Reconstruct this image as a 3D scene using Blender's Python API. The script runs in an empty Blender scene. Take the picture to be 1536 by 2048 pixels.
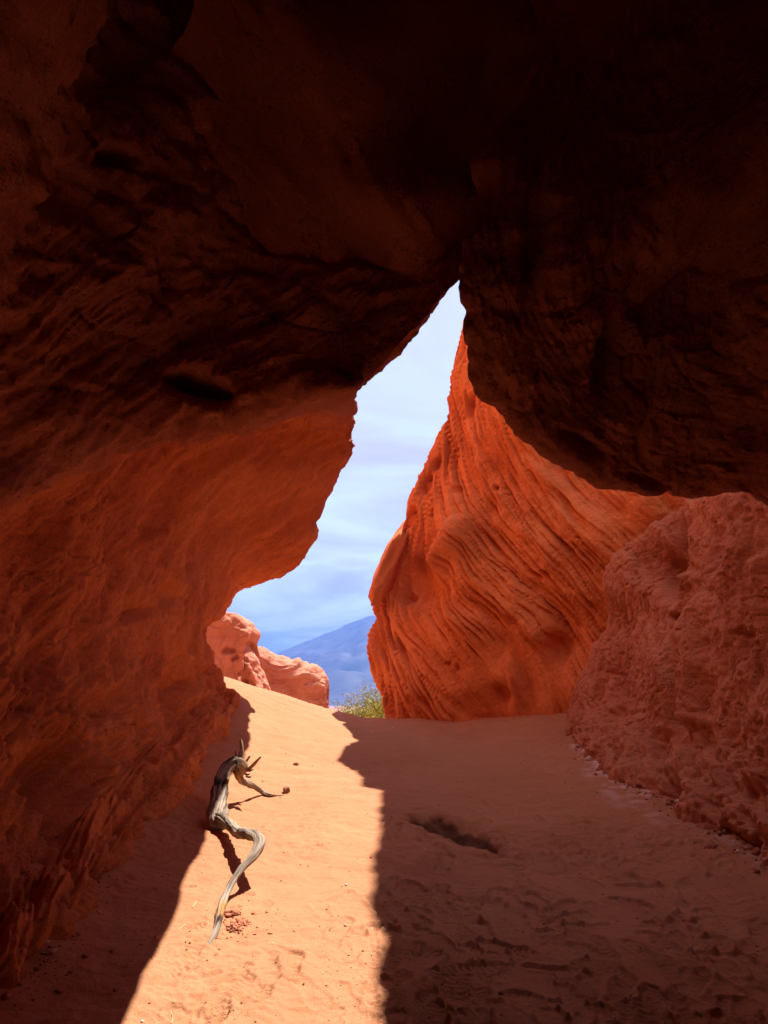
import bpy, math, random
import numpy as np
from mathutils import Vector

# ------------------------------------------------------------------ camera, world, sun, exposure
scene = bpy.context.scene
W, H, F = 1536.0, 2048.0, 1540.0
PITCH = math.radians(13.7)
CAMZ = 1.5
CP, SP = math.cos(PITCH), math.sin(PITCH)
SUN_EL, SUN_AZ = math.radians(66), math.radians(38)     # azimuth measured from straight ahead (+Y) towards the right

cam_d = bpy.data.cameras.new("camera")
cam_d.sensor_fit = 'VERTICAL'; cam_d.sensor_height = 36.0; cam_d.lens = 36.0 * F / H
cam_d.clip_start = 0.05; cam_d.clip_end = 60000
cam = bpy.data.objects.new("camera", cam_d); scene.collection.objects.link(cam)
cam.location = (0, 0, CAMZ); cam.rotation_euler = (math.pi / 2 + PITCH, 0, 0)
scene.camera = cam

world = bpy.data.worlds.new("World"); scene.world = world; world.use_nodes = True
nt = world.node_tree; N = nt.nodes; LK = nt.links; N.clear()
wo = N.new('ShaderNodeOutputWorld'); bg = N.new('ShaderNodeBackground'); bg.inputs['Strength'].default_value = 0.15
sky = N.new('ShaderNodeTexSky'); sky.sky_type = 'NISHITA'; sky.sun_disc = False
sky.sun_elevation = SUN_EL; sky.sun_rotation = SUN_AZ; sky.altitude = 1700; sky.dust_density = 1.0; sky.ozone_density = 2.5
tc = N.new('ShaderNodeTexCoord'); sep = N.new('ShaderNodeSeparateXYZ'); LK.new(tc.outputs['Generated'], sep.inputs[0])
def wmath(op, a, b):
    m = N.new('ShaderNodeMath'); m.operation = op
    for k, v in enumerate((a, b)):
        if hasattr(v, 'name'): LK.new(v, m.inputs[k])
        else: m.inputs[k].default_value = v
    return m.outputs[0]
zz = wmath('ADD', wmath('MAXIMUM', sep.outputs[2], 0.0), 0.16)
comb = N.new('ShaderNodeCombineXYZ')
LK.new(wmath('DIVIDE', sep.outputs[0], zz), comb.inputs[0]); LK.new(wmath('DIVIDE', sep.outputs[1], zz), comb.inputs[1])
mp = N.new('ShaderNodeMapping'); mp.inputs['Rotation'].default_value = (0, 0, math.radians(-14)); mp.inputs['Scale'].default_value = (0.8, 1.25, 1)
LK.new(comb.outputs[0], mp.inputs[0])
cn = N.new('ShaderNodeTexNoise'); cn.inputs['Scale'].default_value = 1.1; cn.inputs['Detail'].default_value = 10; cn.inputs['Roughness'].default_value = 0.58
cn.inputs['Distortion'].default_value = 0.9
LK.new(mp.outputs[0], cn.inputs[0])
cr = N.new('ShaderNodeMapRange'); cr.interpolation_type = 'SMOOTHSTEP'
cr.inputs['From Min'].default_value = 0.34; cr.inputs['From Max'].default_value = 0.62; cr.inputs['To Min'].default_value = 0.35; cr.inputs['To Max'].default_value = 1.0
LK.new(cn.outputs['Fac'], cr.inputs[0])
mx = N.new('ShaderNodeMix'); mx.data_type = 'RGBA'
LK.new(cr.outputs[0], mx.inputs['Factor']); tn = N.new('ShaderNodeMix'); tn.data_type = 'RGBA'; tn.blend_type = 'MULTIPLY'; tn.inputs['Factor'].default_value = 1.0; tn.inputs['B'].default_value = (0.66, 0.50, 0.45, 1); LK.new(sky.outputs[0], tn.inputs['A']); LK.new(tn.outputs['Result'], mx.inputs['A']); mx.inputs['B'].default_value = (0.94, 0.88, 0.92, 1)
LK.new(mx.outputs['Result'], bg.inputs[0]); LK.new(bg.outputs[0], wo.inputs[0])

sun_d = bpy.data.lights.new("sun", 'SUN'); sun_d.energy = 2.0; sun_d.angle = math.radians(0.53); sun_d.color = (1.0, 0.93, 0.84)
sun = bpy.data.objects.new("sun", sun_d); scene.collection.objects.link(sun)
TOSUN = Vector((math.sin(SUN_AZ) * math.cos(SUN_EL), math.cos(SUN_AZ) * math.cos(SUN_EL), math.sin(SUN_EL)))
sun.rotation_euler = TOSUN.to_track_quat('Z', 'Y').to_euler(); sun.location = (5, 10, 30)

scene.view_settings.view_transform = 'Standard'; scene.view_settings.look = 'None'
scene.view_settings.exposure = 2.68; scene.view_settings.gamma = 1.0; scene.view_settings.use_curve_mapping = False
scene.cycles.max_bounces = 10; scene.cycles.diffuse_bounces = 10; scene.cycles.volume_bounces = 0
scene.cycles.use_denoising = True; scene.cycles.sample_clamp_indirect = 6.0

rng = np.random.default_rng(7); random.seed(7)
COL = scene.collection

# ------------------------------------------------------------------ maths helpers
def ray(px, py):
    a = (np.asarray(px, float) - W / 2) / F; b = (H / 2 - np.asarray(py, float)) / F
    return a, CP - b * SP, SP + b * CP
def at(px, py, Y):
    a, d, e = ray(px, py); t = Y / d
    return np.array([a * t, Y, CAMZ + e * t])
def project(P):
    x, y, z = P[..., 0], P[..., 1], P[..., 2] - CAMZ
    depth = np.maximum(y * CP + z * SP, 0.05)
    return W / 2 + F * x / depth, H / 2 - F * (-y * SP + z * CP) / depth
TAB = np.random.default_rng(11).random((64, 64, 64)).astype(np.float32) * 2 - 1
def noise(P, scale=1.0, seed=0):
    """smooth value noise in [-1, 1] on an array of points (..., 3)"""
    o = np.random.default_rng(seed + 100).random(3) * 64
    sc = np.asarray(scale, float)
    q = P * sc + o; i = np.floor(q).astype(np.int64); f = (q - i).astype(np.float32)
    f = f * f * f * (f * (f * 6 - 15) + 10); i0 = i & 63; i1 = (i + 1) & 63
    x0, y0, z0 = i0[..., 0], i0[..., 1], i0[..., 2]; x1, y1, z1 = i1[..., 0], i1[..., 1], i1[..., 2]
    fx, fy, fz = f[..., 0], f[..., 1], f[..., 2]
    a = TAB[x0, y0, z0] * (1 - fx) + TAB[x1, y0, z0] * fx; b = TAB[x0, y1, z0] * (1 - fx) + TAB[x1, y1, z0] * fx
    c = TAB[x0, y0, z1] * (1 - fx) + TAB[x1, y0, z1] * fx; d = TAB[x0, y1, z1] * (1 - fx) + TAB[x1, y1, z1] * fx
    return (a * (1 - fy) + b * fy) * (1 - fz) + (c * (1 - fy) + d * fy) * fz
def fbm(P, scale, octaves=4, gain=0.5, seed=0):
    s = 0; a = 1.0; sc = np.asarray(scale, float)
    for k in range(octaves):
        s = s + a * noise(P, sc, seed + k); a *= gain; sc = sc * 2.07
    return s
def ridged(P, scale, octaves=3, seed=0):
    s = 0; a = 1.0; sc = np.asarray(scale, float)
    for k in range(octaves):
        s = s + a * (1 - 2 * np.abs(noise(P, sc, seed + k))); a *= 0.5; sc = sc * 2.1
    return s
def cells(P, scale, seed, two=False):
    q = P * np.asarray(scale, float); i = np.floor(q).astype(np.int64); f1 = np.full(q.shape[:-1], 9.0); f2 = f1.copy(); r = np.random.default_rng(seed).random((32, 32, 32, 3))
    for a in (-1, 0, 1):
        for b in (-1, 0, 1):
            for c in (-1, 0, 1):
                j = i + np.array([a, b, c]); jit = r[j[..., 0] & 31, j[..., 1] & 31, j[..., 2] & 31]; d = ((j + jit - q) ** 2).sum(-1)
                f2 = np.minimum(f2, np.maximum(f1, d)); f1 = np.minimum(f1, d)
    return (np.sqrt(f1), np.sqrt(f2)) if two else np.sqrt(f1)
def cracks(P, scale, seed, width=0.06, wob=0.25):
    """1 along the joints between irregular blocks, 0 elsewhere; and a dome height inside each block"""
    Q = P + wob * np.stack([fbm(P, np.asarray(scale) * 1.5, 3, seed=seed + k) for k in range(3)], -1) / np.mean(scale)
    f1, f2 = cells(Q, scale, seed, True); return 1 - sstep(f2 - f1, 0.0, width), f1
def sstep(x, a, b):
    t = np.clip((x - a) / (b - a), 0, 1); return t * t * (3 - 2 * t)
def interp(x, xs, ys):
    return np.interp(x, xs, ys)

# flow field streaks: noise smeared along a direction field given in picture coordinates (samples: px, py, angle)
class Streaks:
    def __init__(self, samples, box, cell, length, seed, step=2.0, jitter=14):
        x0, y0, x1, y1 = box; self.x0, self.y0, self.step = x0, y0, step
        nx, ny = int((x1 - x0) / step) + 1, int((y1 - y0) / step) + 1
        X, Y = np.meshgrid(x0 + np.arange(nx) * step, y0 + np.arange(ny) * step)
        c = np.zeros_like(X); s = np.zeros_like(X); w = np.zeros_like(X)
        for (px, py, an) in samples:
            k = 1.0 / (((X - px) ** 2 + (Y - py) ** 2) + 900.0) ** 1.6
            c += k * math.cos(2 * math.radians(an)); s += k * math.sin(2 * math.radians(an)); w += k
        th = 0.5 * np.arctan2(s, c)
        P = np.stack([X / 70.0, Y / 70.0, np.full_like(X, seed * 3.1)], -1)
        th = th + math.radians(jitter) * fbm(P, 1.0, 3, seed=seed)
        dx, dy = np.cos(th), np.sin(th)
        r = np.random.default_rng(seed)
        cs = max(1, int(round(cell / step)))
        base = r.random((ny // cs + 3, nx // cs + 3)).astype(np.float32)
        yy, xx = np.arange(ny) / cs, np.arange(nx) / cs
        yi, xi = yy.astype(int), xx.astype(int); fy, fx = (yy - yi)[:, None], (xx - xi)[None, :]
        fy = fy * fy * (3 - 2 * fy); fx = fx * fx * (3 - 2 * fx)
        src = (base[yi][:, xi] * (1 - fy) * (1 - fx) + base[yi + 1][:, xi] * fy * (1 - fx) + base[yi][:, xi + 1] * (1 - fy) * fx + base[yi + 1][:, xi + 1] * fy * fx)
        acc = src.copy(); wsum = 1.0; h = max(step, cell * 0.5) / step; n = int(length / (h * step))
        gx0, gy0 = np.meshgrid(np.arange(nx, dtype=np.float32), np.arange(ny, dtype=np.float32))
        for sg in (-1, 1):
            gx, gy = gx0.copy(), gy0.copy(); pdx = pdy = None
            for k in range(n):
                ix, iy = np.clip(gx.round().astype(int), 0, nx - 1), np.clip(gy.round().astype(int), 0, ny - 1)
                ddx, ddy = dx[iy, ix] * sg, dy[iy, ix] * sg
                if pdx is not None:
                    fl = np.where(ddx * pdx + ddy * pdy < 0, -1, 1); ddx, ddy = ddx * fl, ddy * fl
                gx, gy = gx + ddx * h, gy + ddy * h; pdx, pdy = ddx, ddy
                ix, iy = np.clip(gx.round().astype(int), 0, nx - 1), np.clip(gy.round().astype(int), 0, ny - 1)
                wk = 0.5 + 0.5 * math.cos(math.pi * (k + 1) / (n + 1)); acc += wk * src[iy, ix]; wsum += wk
        acc = (acc - acc.mean()) / acc.std(); self.a = acc.astype(np.float32); self.nx, self.ny = nx, ny
    def __call__(self, px, py):
        gx = np.clip((px - self.x0) / self.step, 0, self.nx - 1.001); gy = np.clip((py - self.y0) / self.step, 0, self.ny - 1.001)
        ix, iy = gx.astype(int), gy.astype(int); fx, fy = gx - ix, gy - iy; a = self.a
        return (a[iy, ix] * (1 - fx) + a[iy, ix + 1] * fx) * (1 - fy) + (a[iy + 1, ix] * (1 - fx) + a[iy + 1, ix + 1] * fx) * fy

def catmull(C, counts, axis):
    C = np.moveaxis(np.asarray(C, float), axis, 0); n = len(C)
    E = np.concatenate([[2 * C[0] - C[1]], C, [2 * C[-1] - C[-2]]]); out = []
    for i in range(n - 1):
        m = counts[i]; t = (np.arange(m) / m).reshape((-1,) + (1,) * (C.ndim - 1)); p0, p1, p2, p3 = E[i], E[i + 1], E[i + 2], E[i + 3]
        m1, m2 = (p2 - p0) * 0.5 * 0.85, (p3 - p1) * 0.5 * 0.85
        out.append((2 * t**3 - 3 * t**2 + 1) * p1 + (t**3 - 2 * t**2 + t) * m1 + (-2 * t**3 + 3 * t**2) * p2 + (t**3 - t**2) * m2)
    out.append(C[-1:]); return np.moveaxis(np.concatenate(out), 0, axis)
def grid_normals(P):
    du = np.gradient(P, axis=0); dv = np.gradient(P, axis=1); n = np.cross(du, dv)
    return n / np.maximum(np.linalg.norm(n, axis=-1, keepdims=True), 1e-9)

def mesh_from(name, V, Fq, mat, smooth=True, attrs=None):
    me = bpy.data.meshes.new(name); V = np.asarray(V, np.float32).reshape(-1, 3); Fq = np.asarray(Fq, np.int32)
    k = Fq.shape[1]
    me.vertices.add(len(V)); me.vertices.foreach_set('co', V.ravel())
    me.loops.add(Fq.size); me.loops.foreach_set('vertex_index', Fq.ravel())
    me.polygons.add(len(Fq)); me.polygons.foreach_set('loop_start', np.arange(0, Fq.size, k, dtype=np.int32))
    me.update(calc_edges=True); me.validate()
    if smooth: me.polygons.foreach_set('use_smooth', np.ones(len(me.polygons), bool))
    for an, av in (attrs or {}).items():
        av = np.asarray(av, np.float32)
        if av.ndim > 1 and av.shape[-1] == 3 and av.size == len(V) * 3:
            at_ = me.attributes.new(an, 'FLOAT_VECTOR', 'POINT'); at_.data.foreach_set('vector', av.ravel())
        else:
            at_ = me.attributes.new(an, 'FLOAT', 'POINT'); at_.data.foreach_set('value', av.ravel())
    if mat: me.materials.append(mat)
    return me
def link(name, me, parent=None, loc=None):
    o = bpy.data.objects.new(name, me); COL.objects.link(o)
    if parent: o.parent = parent
    if loc is not None: o.location = loc
    return o
def grid_faces(nu, nv, wrap=False):
    i = np.arange(nu - 1)[:, None]; j = np.arange(nv if wrap else nv - 1)[None, :]; j1 = (j + 1) % nv
    return np.stack([(i * nv + j), ((i + 1) * nv + j), ((i + 1) * nv + j1), (i * nv + j1)], -1).reshape(-1, 4)
def tag(o, label=None, cat=None, group=None, kind=None):
    for k, v in (('label', label), ('category', cat), ('group', group), ('kind', kind)):
        if v: o[k] = v
    return o
def centre(me, loc):
    """move a mesh built in world coordinates so that its origin is at loc"""
    n = len(me.vertices); a = np.empty(n * 3, np.float32); me.vertices.foreach_get('co', a)
    a = a.reshape(-1, 3) - np.asarray(loc, np.float32); me.vertices.foreach_set('co', a.ravel()); me.update()

# ------------------------------------------------------------------ materials
def new_mat(name):
    m = bpy.data.materials.new(name); m.use_nodes = True; n = m.node_tree.nodes; l = m.node_tree.links
    b = n['Principled BSDF']; b.inputs['Specular IOR Level'].default_value = 0.15
    return m, n, l, b
def nodes_noise(n, l, vec, scale, detail=5, rough=0.55):
    t = n.new('ShaderNodeTexNoise'); t.inputs['Scale'].default_value = scale; t.inputs['Detail'].default_value = detail; t.inputs['Roughness'].default_value = rough
    l.new(vec, t.inputs['Vector']); return t.outputs['Fac']
def nodes_ramp(n, l, fac, stops):
    r = n.new('ShaderNodeValToRGB'); e = r.color_ramp.elements
    while len(e) < len(stops): e.new(0.5)
    for k, (p, c) in enumerate(stops): e[k].position = p; e[k].color = (*c, 1)
    l.new(fac, r.inputs[0]); return r.outputs[0]
def nodes_mix(n, l, fac, a, b, mode='MIX'):
    m = n.new('ShaderNodeMix'); m.data_type = 'RGBA'; m.blend_type = mode
    for s, v in (('Factor', fac), ('A', a), ('B', b)):
        if hasattr(v, 'name'): l.new(v, m.inputs[s])
        else: m.inputs[s].default_value = v if s == 'Factor' else (*v, 1)
    return m.outputs['Result']
def nodes_map(n, l, v, a, b, c=0.0, d=1.0):
    m = n.new('ShaderNodeMapRange'); m.inputs['From Min'].default_value = a; m.inputs['From Max'].default_value = b
    m.inputs['To Min'].default_value = c; m.inputs['To Max'].default_value = d; l.new(v, m.inputs[0]); return m.outputs[0]

def rock_material(name, light, mid, dark, grain=1.0, bump=0.6, dust=None):
    m, n, l, b = new_mat(name); g = n.new('ShaderNodeNewGeometry'); P = g.outputs['Position']
    st = n.new('ShaderNodeAttribute'); st.attribute_name = 'streak'
    big = nodes_noise(n, l, P, 0.9, 6, 0.6); small = nodes_noise(n, l, P, 9.0, 5, 0.65); fine = nodes_noise(n, l, P, 55.0 * grain, 3, 0.7)
    c = nodes_ramp(n, l, big, [(0.3, dark), (0.5, mid), (0.72, light)])
    c = nodes_mix(n, l, nodes_map(n, l, st.outputs['Fac'], -1.6, 0.2, 0.55, 0.0), c, dark)
    c = nodes_mix(n, l, nodes_map(n, l, st.outputs['Fac'], 0.5, 2.2, 0.0, 0.5), c, light)
    c = nodes_mix(n, l, nodes_map(n, l, small, 0.35, 0.7, 0.30, 0.0), c, dark)
    c = nodes_mix(n, l, nodes_map(n, l, fine, 0.30, 0.45, 0.55, 0.0), c, tuple(v * 0.55 for v in dark))
    sp = nodes_map(n, l, fine, 0.60, 0.75, 0.0, 0.55)
    c = nodes_mix(n, l, sp, c, tuple(min(1, v * 1.5 + 0.03) for v in light))
    if dust:
        sn = n.new('ShaderNodeSeparateXYZ'); l.new(g.outputs['Normal'], sn.inputs[0])
        up = nodes_map(n, l, sn.outputs[2], 0.25, 0.9, 0.0, 0.5)     # blown sand settles on ledges
        c = nodes_mix(n, l, up, c, dust)
    vo = n.new('ShaderNodeTexVoronoi'); vo.inputs['Scale'].default_value = 34.0 * grain; vo.inputs['Randomness'].default_value = 1.0; l.new(P, vo.inputs['Vector'])
    gate = nodes_noise(n, l, P, 5.0, 3); pk = n.new('ShaderNodeMath'); pk.operation = 'MULTIPLY'
    l.new(nodes_map(n, l, vo.outputs['Distance'], 0.16, 0.30, 1.0, 0.0), pk.inputs[0]); l.new(nodes_map(n, l, gate, 0.48, 0.62, 0.0, 1.0), pk.inputs[1])   # scattered pin holes
    c = nodes_mix(n, l, nodes_map(n, l, pk.outputs[0], 0, 1, 0, 0.6), c, tuple(v * 0.6 for v in dark))
    l.new(c, b.inputs['Base Color']); b.inputs['Roughness'].default_value = 0.95
    md = nodes_noise(n, l, P, 7.0, 12, 0.72)
    hh = n.new('ShaderNodeMath'); hh.operation = 'MULTIPLY_ADD'; l.new(pk.outputs[0], hh.inputs[0]); hh.inputs[1].default_value = -0.22; l.new(md, hh.inputs[2])
    bm = n.new('ShaderNodeBump'); bm.inputs['Strength'].default_value = bump; bm.inputs['Distance'].default_value = 0.07; l.new(hh.outputs[0], bm.inputs['Height'])
    l.new(bm.outputs[0], b.inputs['Normal']); return m
SAND_C = (0.60, 0.30, 0.155)
M_wall = rock_material('red_sandstone', (0.78, 0.255, 0.090), (0.68, 0.195, 0.062), (0.44, 0.105, 0.038), bump=0.8, dust=(0.6, 0.22, 0.09))
M_roof = rock_material('shade_brown_sandstone', (0.64, 0.225, 0.135), (0.55, 0.175, 0.10), (0.38, 0.11, 0.068), bump=0.9, dust=(0.5, 0.19, 0.12))  # wall sandstone made browner and darker; roof shade put into the colour
M_cliff = rock_material('orange_sandstone', (0.82, 0.31, 0.115), (0.75, 0.245, 0.080), (0.50, 0.130, 0.042), bump=0.55, dust=(0.74, 0.30, 0.13))
M_pillar = rock_material('dusty_sandstone', (0.72, 0.31, 0.18), (0.64, 0.25, 0.135), (0.42, 0.135, 0.07), grain=0.8, bump=0.8, dust=(0.58, 0.23, 0.12))
M_far = rock_material('pink_sandstone', (0.54, 0.25, 0.165), (0.47, 0.19, 0.12), (0.36, 0.125, 0.075), dust=(0.55, 0.26, 0.17))  # pink stone of the far outcrops

def sand_material():
    m, n, l, b = new_mat('red_sand'); g = n.new('ShaderNodeNewGeometry'); P = g.outputs['Position']
    big = nodes_noise(n, l, P, 0.8, 4); mid = nodes_noise(n, l, P, 6.0, 5, 0.6); fine = nodes_noise(n, l, P, 180.0, 2, 0.6)
    c = nodes_ramp(n, l, big, [(0.3, (0.43, 0.187, 0.093)), (0.7, (0.49, 0.218, 0.110))])
    c = nodes_mix(n, l, nodes_map(n, l, mid, 0.4, 0.7, 0.28, 0.0), c, (0.38, 0.152, 0.074))
    c = nodes_mix(n, l, nodes_map(n, l, fine, 0.55, 0.75, 0.0, 0.35), c, (0.36, 0.16, 0.085))
    c = nodes_mix(n, l, nodes_map(n, l, fine, 0.25, 0.40, 0.35, 0.0), c, (0.60, 0.31, 0.18))
    for an, colr in (('damp', (0.13, 0.055, 0.03)), ('salt', (0.74, 0.56, 0.53)), ('redsoil', (0.46, 0.16, 0.09))):
        a = n.new('ShaderNodeAttribute'); a.attribute_name = an
        c = nodes_mix(n, l, a.outputs['Fac'], c, colr)
    l.new(c, b.inputs['Base Color']); b.inputs['Roughness'].default_value = 0.95
    bm = n.new('ShaderNodeBump'); bm.inputs['Strength'].default_value = 0.7; bm.inputs['Distance'].default_value = 0.008
    mm = n.new('ShaderNodeMath'); mm.operation = 'MULTIPLY_ADD'; l.new(fine, mm.inputs[0]); mm.inputs[1].default_value = 0.5
    l.new(nodes_noise(n, l, P, 45.0, 4, 0.6), mm.inputs[2]); l.new(mm.outputs[0], bm.inputs['Height']); l.new(bm.outputs[0], b.inputs['Normal'])
    return m
M_sand = sand_material()

def wood_material(name, a, bcol, dark):
    m, n, l, b = new_mat(name); at_ = n.new('ShaderNodeAttribute'); at_.attribute_name = 'fibre'
    f = nodes_noise(n, l, at_.outputs['Vector'], 1.0, 5, 0.65); f2 = nodes_noise(n, l, at_.outputs['Vector'], 0.22, 3, 0.6)
    c = nodes_ramp(n, l, f, [(0.36, dark), (0.47, bcol), (0.62, a)])
    c = nodes_mix(n, l, nodes_map(n, l, f2, 0.56, 0.72, 0.0, 0.8), c, dark)
    d = n.new('ShaderNodeAttribute'); d.attribute_name = 'stain'
    c = nodes_mix(n, l, d.outputs['Fac'], c, (0.035, 0.02, 0.013))
    o = n.new('ShaderNodeAttribute'); o.attribute_name = 'raw'
    c = nodes_mix(n, l, o.outputs['Fac'], c, (0.47, 0.20, 0.055))
    l.new(c, b.inputs['Base Color']); b.inputs['Roughness'].default_value = 0.85
    bm = n.new('ShaderNodeBump'); bm.inputs['Strength'].default_value = 0.8; bm.inputs['Distance'].default_value = 0.006
    l.new(f, bm.inputs['Height']); l.new(bm.outputs[0], b.inputs['Normal']); return m
M_wood = wood_material('weathered_wood', (0.42, 0.345, 0.275), (0.30, 0.232, 0.175), (0.085, 0.055, 0.038))
def plain(name, c, var=0.3, rough=0.9, sc=20):
    m, n, l, b = new_mat(name); g = n.new('ShaderNodeNewGeometry'); f = nodes_noise(n, l, g.outputs['Position'], sc, 4)
    l.new(nodes_ramp(n, l, f, [(0.3, tuple(v * (1 - var) for v in c)), (0.7, tuple(min(1, v * (1 + var)) for v in c))]), b.inputs['Base Color'])
    b.inputs['Roughness'].default_value = rough; return m
M_straw = plain('dry_straw', (0.60, 0.47, 0.26)); M_stone = plain('brown_stone', (0.30, 0.13, 0.08), 0.4, sc=60); M_grey = plain('grey_stone', (0.36, 0.27, 0.22), 0.3, sc=60)
M_white = plain('pale_stone', (0.72, 0.62, 0.55), 0.2, sc=60); M_leaf = plain('shrub_leaf', (0.30, 0.32, 0.07), 0.35, sc=9); M_twig = plain('shrub_twig', (0.30, 0.25, 0.18), sc=9)
M_clod = plain('red_clod', (0.42, 0.15, 0.085), 0.3, sc=40)
M_mount = None

# ------------------------------------------------------------------ the sand floor
def ground_base(x, y):
    x = np.asarray(x, float); y = np.asarray(y, float)
    zc = interp(y, [-10, 0, 3, 12.4, 13.2, 13.9, 15, 17, 20, 30, 60, 200, 1000, 20000], [-0.1, 0, 0.27, 1.09, 1.15, 1.17, 1.10, 0.9, 0.55, -0.4, -2.0, -5, -12, -60])
    far = sstep(y, 6, 12.5); near = 1 - sstep(y, 18, 40)
    left = np.maximum(0, -x - 0.3); right = np.maximum(0, x - 1.1)
    z = zc + near * far * (0.30 * np.minimum(left, 3) ** 1.05 * 0.9 + 0.17 * np.minimum(right, 4) ** 1.2)
    z = z + near * (1 - far) * 0.05 * np.minimum(right, 2.5) ** 1.6
    z = z + near * 0.26 * np.clip(-x - 1.35, 0, 1.5) ** 1.5 * (1 - far)
    return z
def ground_hit(px, py, h=0.0):
    a, d, e = ray(px, py); ys = np.linspace(1.5, 16, 3000)
    f = CAMZ + e * ys / d - ground_base(a * ys / d, ys) - h
    i = np.argmax(f < 0)
    y = 15.0 if f[i] >= 0 else ys[i]
    return np.array([a * y / d, y, CAMZ + e * y / d])

def build_sand():
    ys = np.concatenate([np.linspace(-9, 2.0, 14), 2.15 * (14.6 / 2.15) ** (np.arange(820) / 819.0), np.linspace(14.7, 42, 70), 44 * (9000 / 44.0) ** (np.arange(44) / 43.0)])
    u = np.concatenate([-np.array([14, 9, 6, 4, 2.6, 1.8, 1.3, 1.0, 0.8, 0.68]), np.linspace(-0.56, 0.60, 720), np.array([0.7, 0.8, 1.0, 1.3, 1.8, 2.6, 4, 6, 9, 14])])
    Y = np.repeat(ys[:, None], len(u), 1); X = u[None, :] * (np.clip(Y, 1.5, 60) + 0.6 + np.maximum(Y - 60, 0) * 0.12)
    Z = ground_base(X, Y)
    P = np.stack([X, Y, np.zeros_like(X)], -1); near = 1 - sstep(Y, 15, 30)
    # gentle drifts, scuffed hollows, wind crumbs
    Z += near * (0.020 * fbm(P, 1.3, 3, seed=1) + 0.011 * fbm(P, (4.2, 5.5, 1), 2, seed=5))
    sc = fbm(P, (1.1, 1.1, 1), 2, seed=9)
    rough = sstep(sc, -0.4, 0.5) * (0.35 + 0.65 * sstep(X, -0.3, 0.6))
    warp = P + 0.10 * np.stack([noise(P, 6, 21), noise(P, 6, 22), 0 * X], -1)
    Z += near * rough * (0.011 * ridged(warp, (5.0, 7.0, 1), 2, seed=12) - 0.006)
    Z += near * 0.004 * ridged(warp, (11, 17, 1), 2, seed=15) * (0.6 + 0.4 * sc)
    Z += near * 0.005 * fbm(P, (26, 34, 1), 2, seed=31) * (0.5 + rough)
    Z += 2.5 * sstep(Y, 60, 400) * fbm(P, 0.006, 4, seed=40) + 0.3 * sstep(Y, 16, 40) * (1 - sstep(Y, 200, 400)) * fbm(P, 0.2, 3, seed=41)
    # shoe prints
    r = np.random.default_rng(5)
    prints = []
    for k in range(330):
        py = 1440 + 640 * r.random() ** 0.75; px = r.uniform(330, 1560) if r.random() < 0.4 else r.uniform(740, 1560)
        c = ground_hit(px, py); an = r.normal(math.pi / 2, 0.5) + (math.pi if r.random() < 0.5 else 0)
        prints.append((c[0], c[1], an, r.uniform(0.006, 0.014) if px > 740 else r.uniform(0.004, 0.012), r.integers(0, 2), r.uniform(0.86, 1.08)))
    for (px, py, an) in ((585, 1938, 100), (955, 1940, 20), (1340, 1850, 10), (1450, 1915, 5), (1150, 1700, 95), (1010, 1900, 160), (620, 1700, 75), (780, 1880, 95), (1120, 1860, 25), (1280, 1770, 170)):
        c = ground_hit(px, py); prints.append((c[0], c[1], math.radians(an), 0.016, int(r.integers(0, 2)), 1.0))
    Zp = np.zeros_like(Z)
    for (cx, cy, an, dep, kind, s) in prints:
        i0, i1 = np.searchsorted(ys, [cy - 0.24, cy + 0.24])
        if i1 - i0 < 2: continue
        sx = X[i0:i1] - cx; sy = Y[i0:i1] - cy
        ca, sa = math.cos(an), math.sin(an); l = (sx * ca + sy * sa) / s; w = (-sx * sa + sy * ca) / s
        hw = np.interp(l, [-0.145, -0.12, -0.08, -0.03, 0.04, 0.09, 0.125, 0.15], [0.0, 0.032, 0.037, 0.031, 0.046, 0.048, 0.036, 0.0])
        e = hw - np.abs(w + 0.012 * np.sin(l * 12)); e = np.where(np.abs(l) > 0.15, -np.hypot(np.maximum(0, np.abs(l) - 0.145), w) - 0.001, e)
        ins = sstep(e, -0.003, 0.007)
        rim = np.exp(-((e + 0.013) / 0.012) ** 2) * 0.55
        if kind == 0: tr = np.sin(l * 2 * math.pi / 0.031 + 0.5 * np.sin(w * 70))
        elif kind == 1: tr = np.sin((l + np.abs(w) * 0.7) * 2 * math.pi / 0.032)
        else: tr = np.sin(l * 2 * math.pi / 0.027) * np.sin(w * 2 * math.pi / 0.027) * 1.4
        fade = 0.55 + 0.45 * np.tanh(2 * np.sin(l * 9 + cx * 7) + 0.6)
        blk = Zp[i0:i1]; new = dep * (-ins * 0.8 + rim) + ins * min(0.006, dep * 0.6) * tr * fade
        Zp[i0:i1] = np.where(ins > 0.02, blk * (1 - ins) + new, blk + new)
    Z += Zp
    # dark scooped hollow in the shaded sand
    damp = np.zeros_like(Z)
    path = [ground_hit(*q) for q in ((822, 1640), (870, 1652), (925, 1672), (965, 1688), (985, 1697))]
    rad = [0.11, 0.21, 0.19, 0.11, 0.06]
    wn = fbm(P, 7, 4, seed=77)
    best = np.full_like(Z, 9.0)
    for k in range(len(path) - 1):
        a, b = path[k][:2], path[k + 1][:2]; d = b - a; t = np.clip(((X - a[0]) * d[0] + (Y - a[1]) * d[1]) / (d @ d), 0, 1)
        dist = np.hypot(X - a[0] - t * d[0], (Y - a[1] - t * d[1]) * 0.72) / (rad[k] * (1 - t) + rad[k + 1] * t); best = np.minimum(best, dist)
    best = best + 0.38 * wn
    inside = 1 - sstep(best, 0.15, 1.0)
    Z += -0.10 * inside + 0.02 * np.exp(-((best - 1.35) / 0.3) ** 2) + inside * (0.024 * ridged(P, 9, 3, seed=78))
    damp = np.clip(sstep(inside, 0.15, 0.5) * (0.92 + 0.2 * fbm(P, 9, 3, seed=79)), 0, 0.9)
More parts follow.
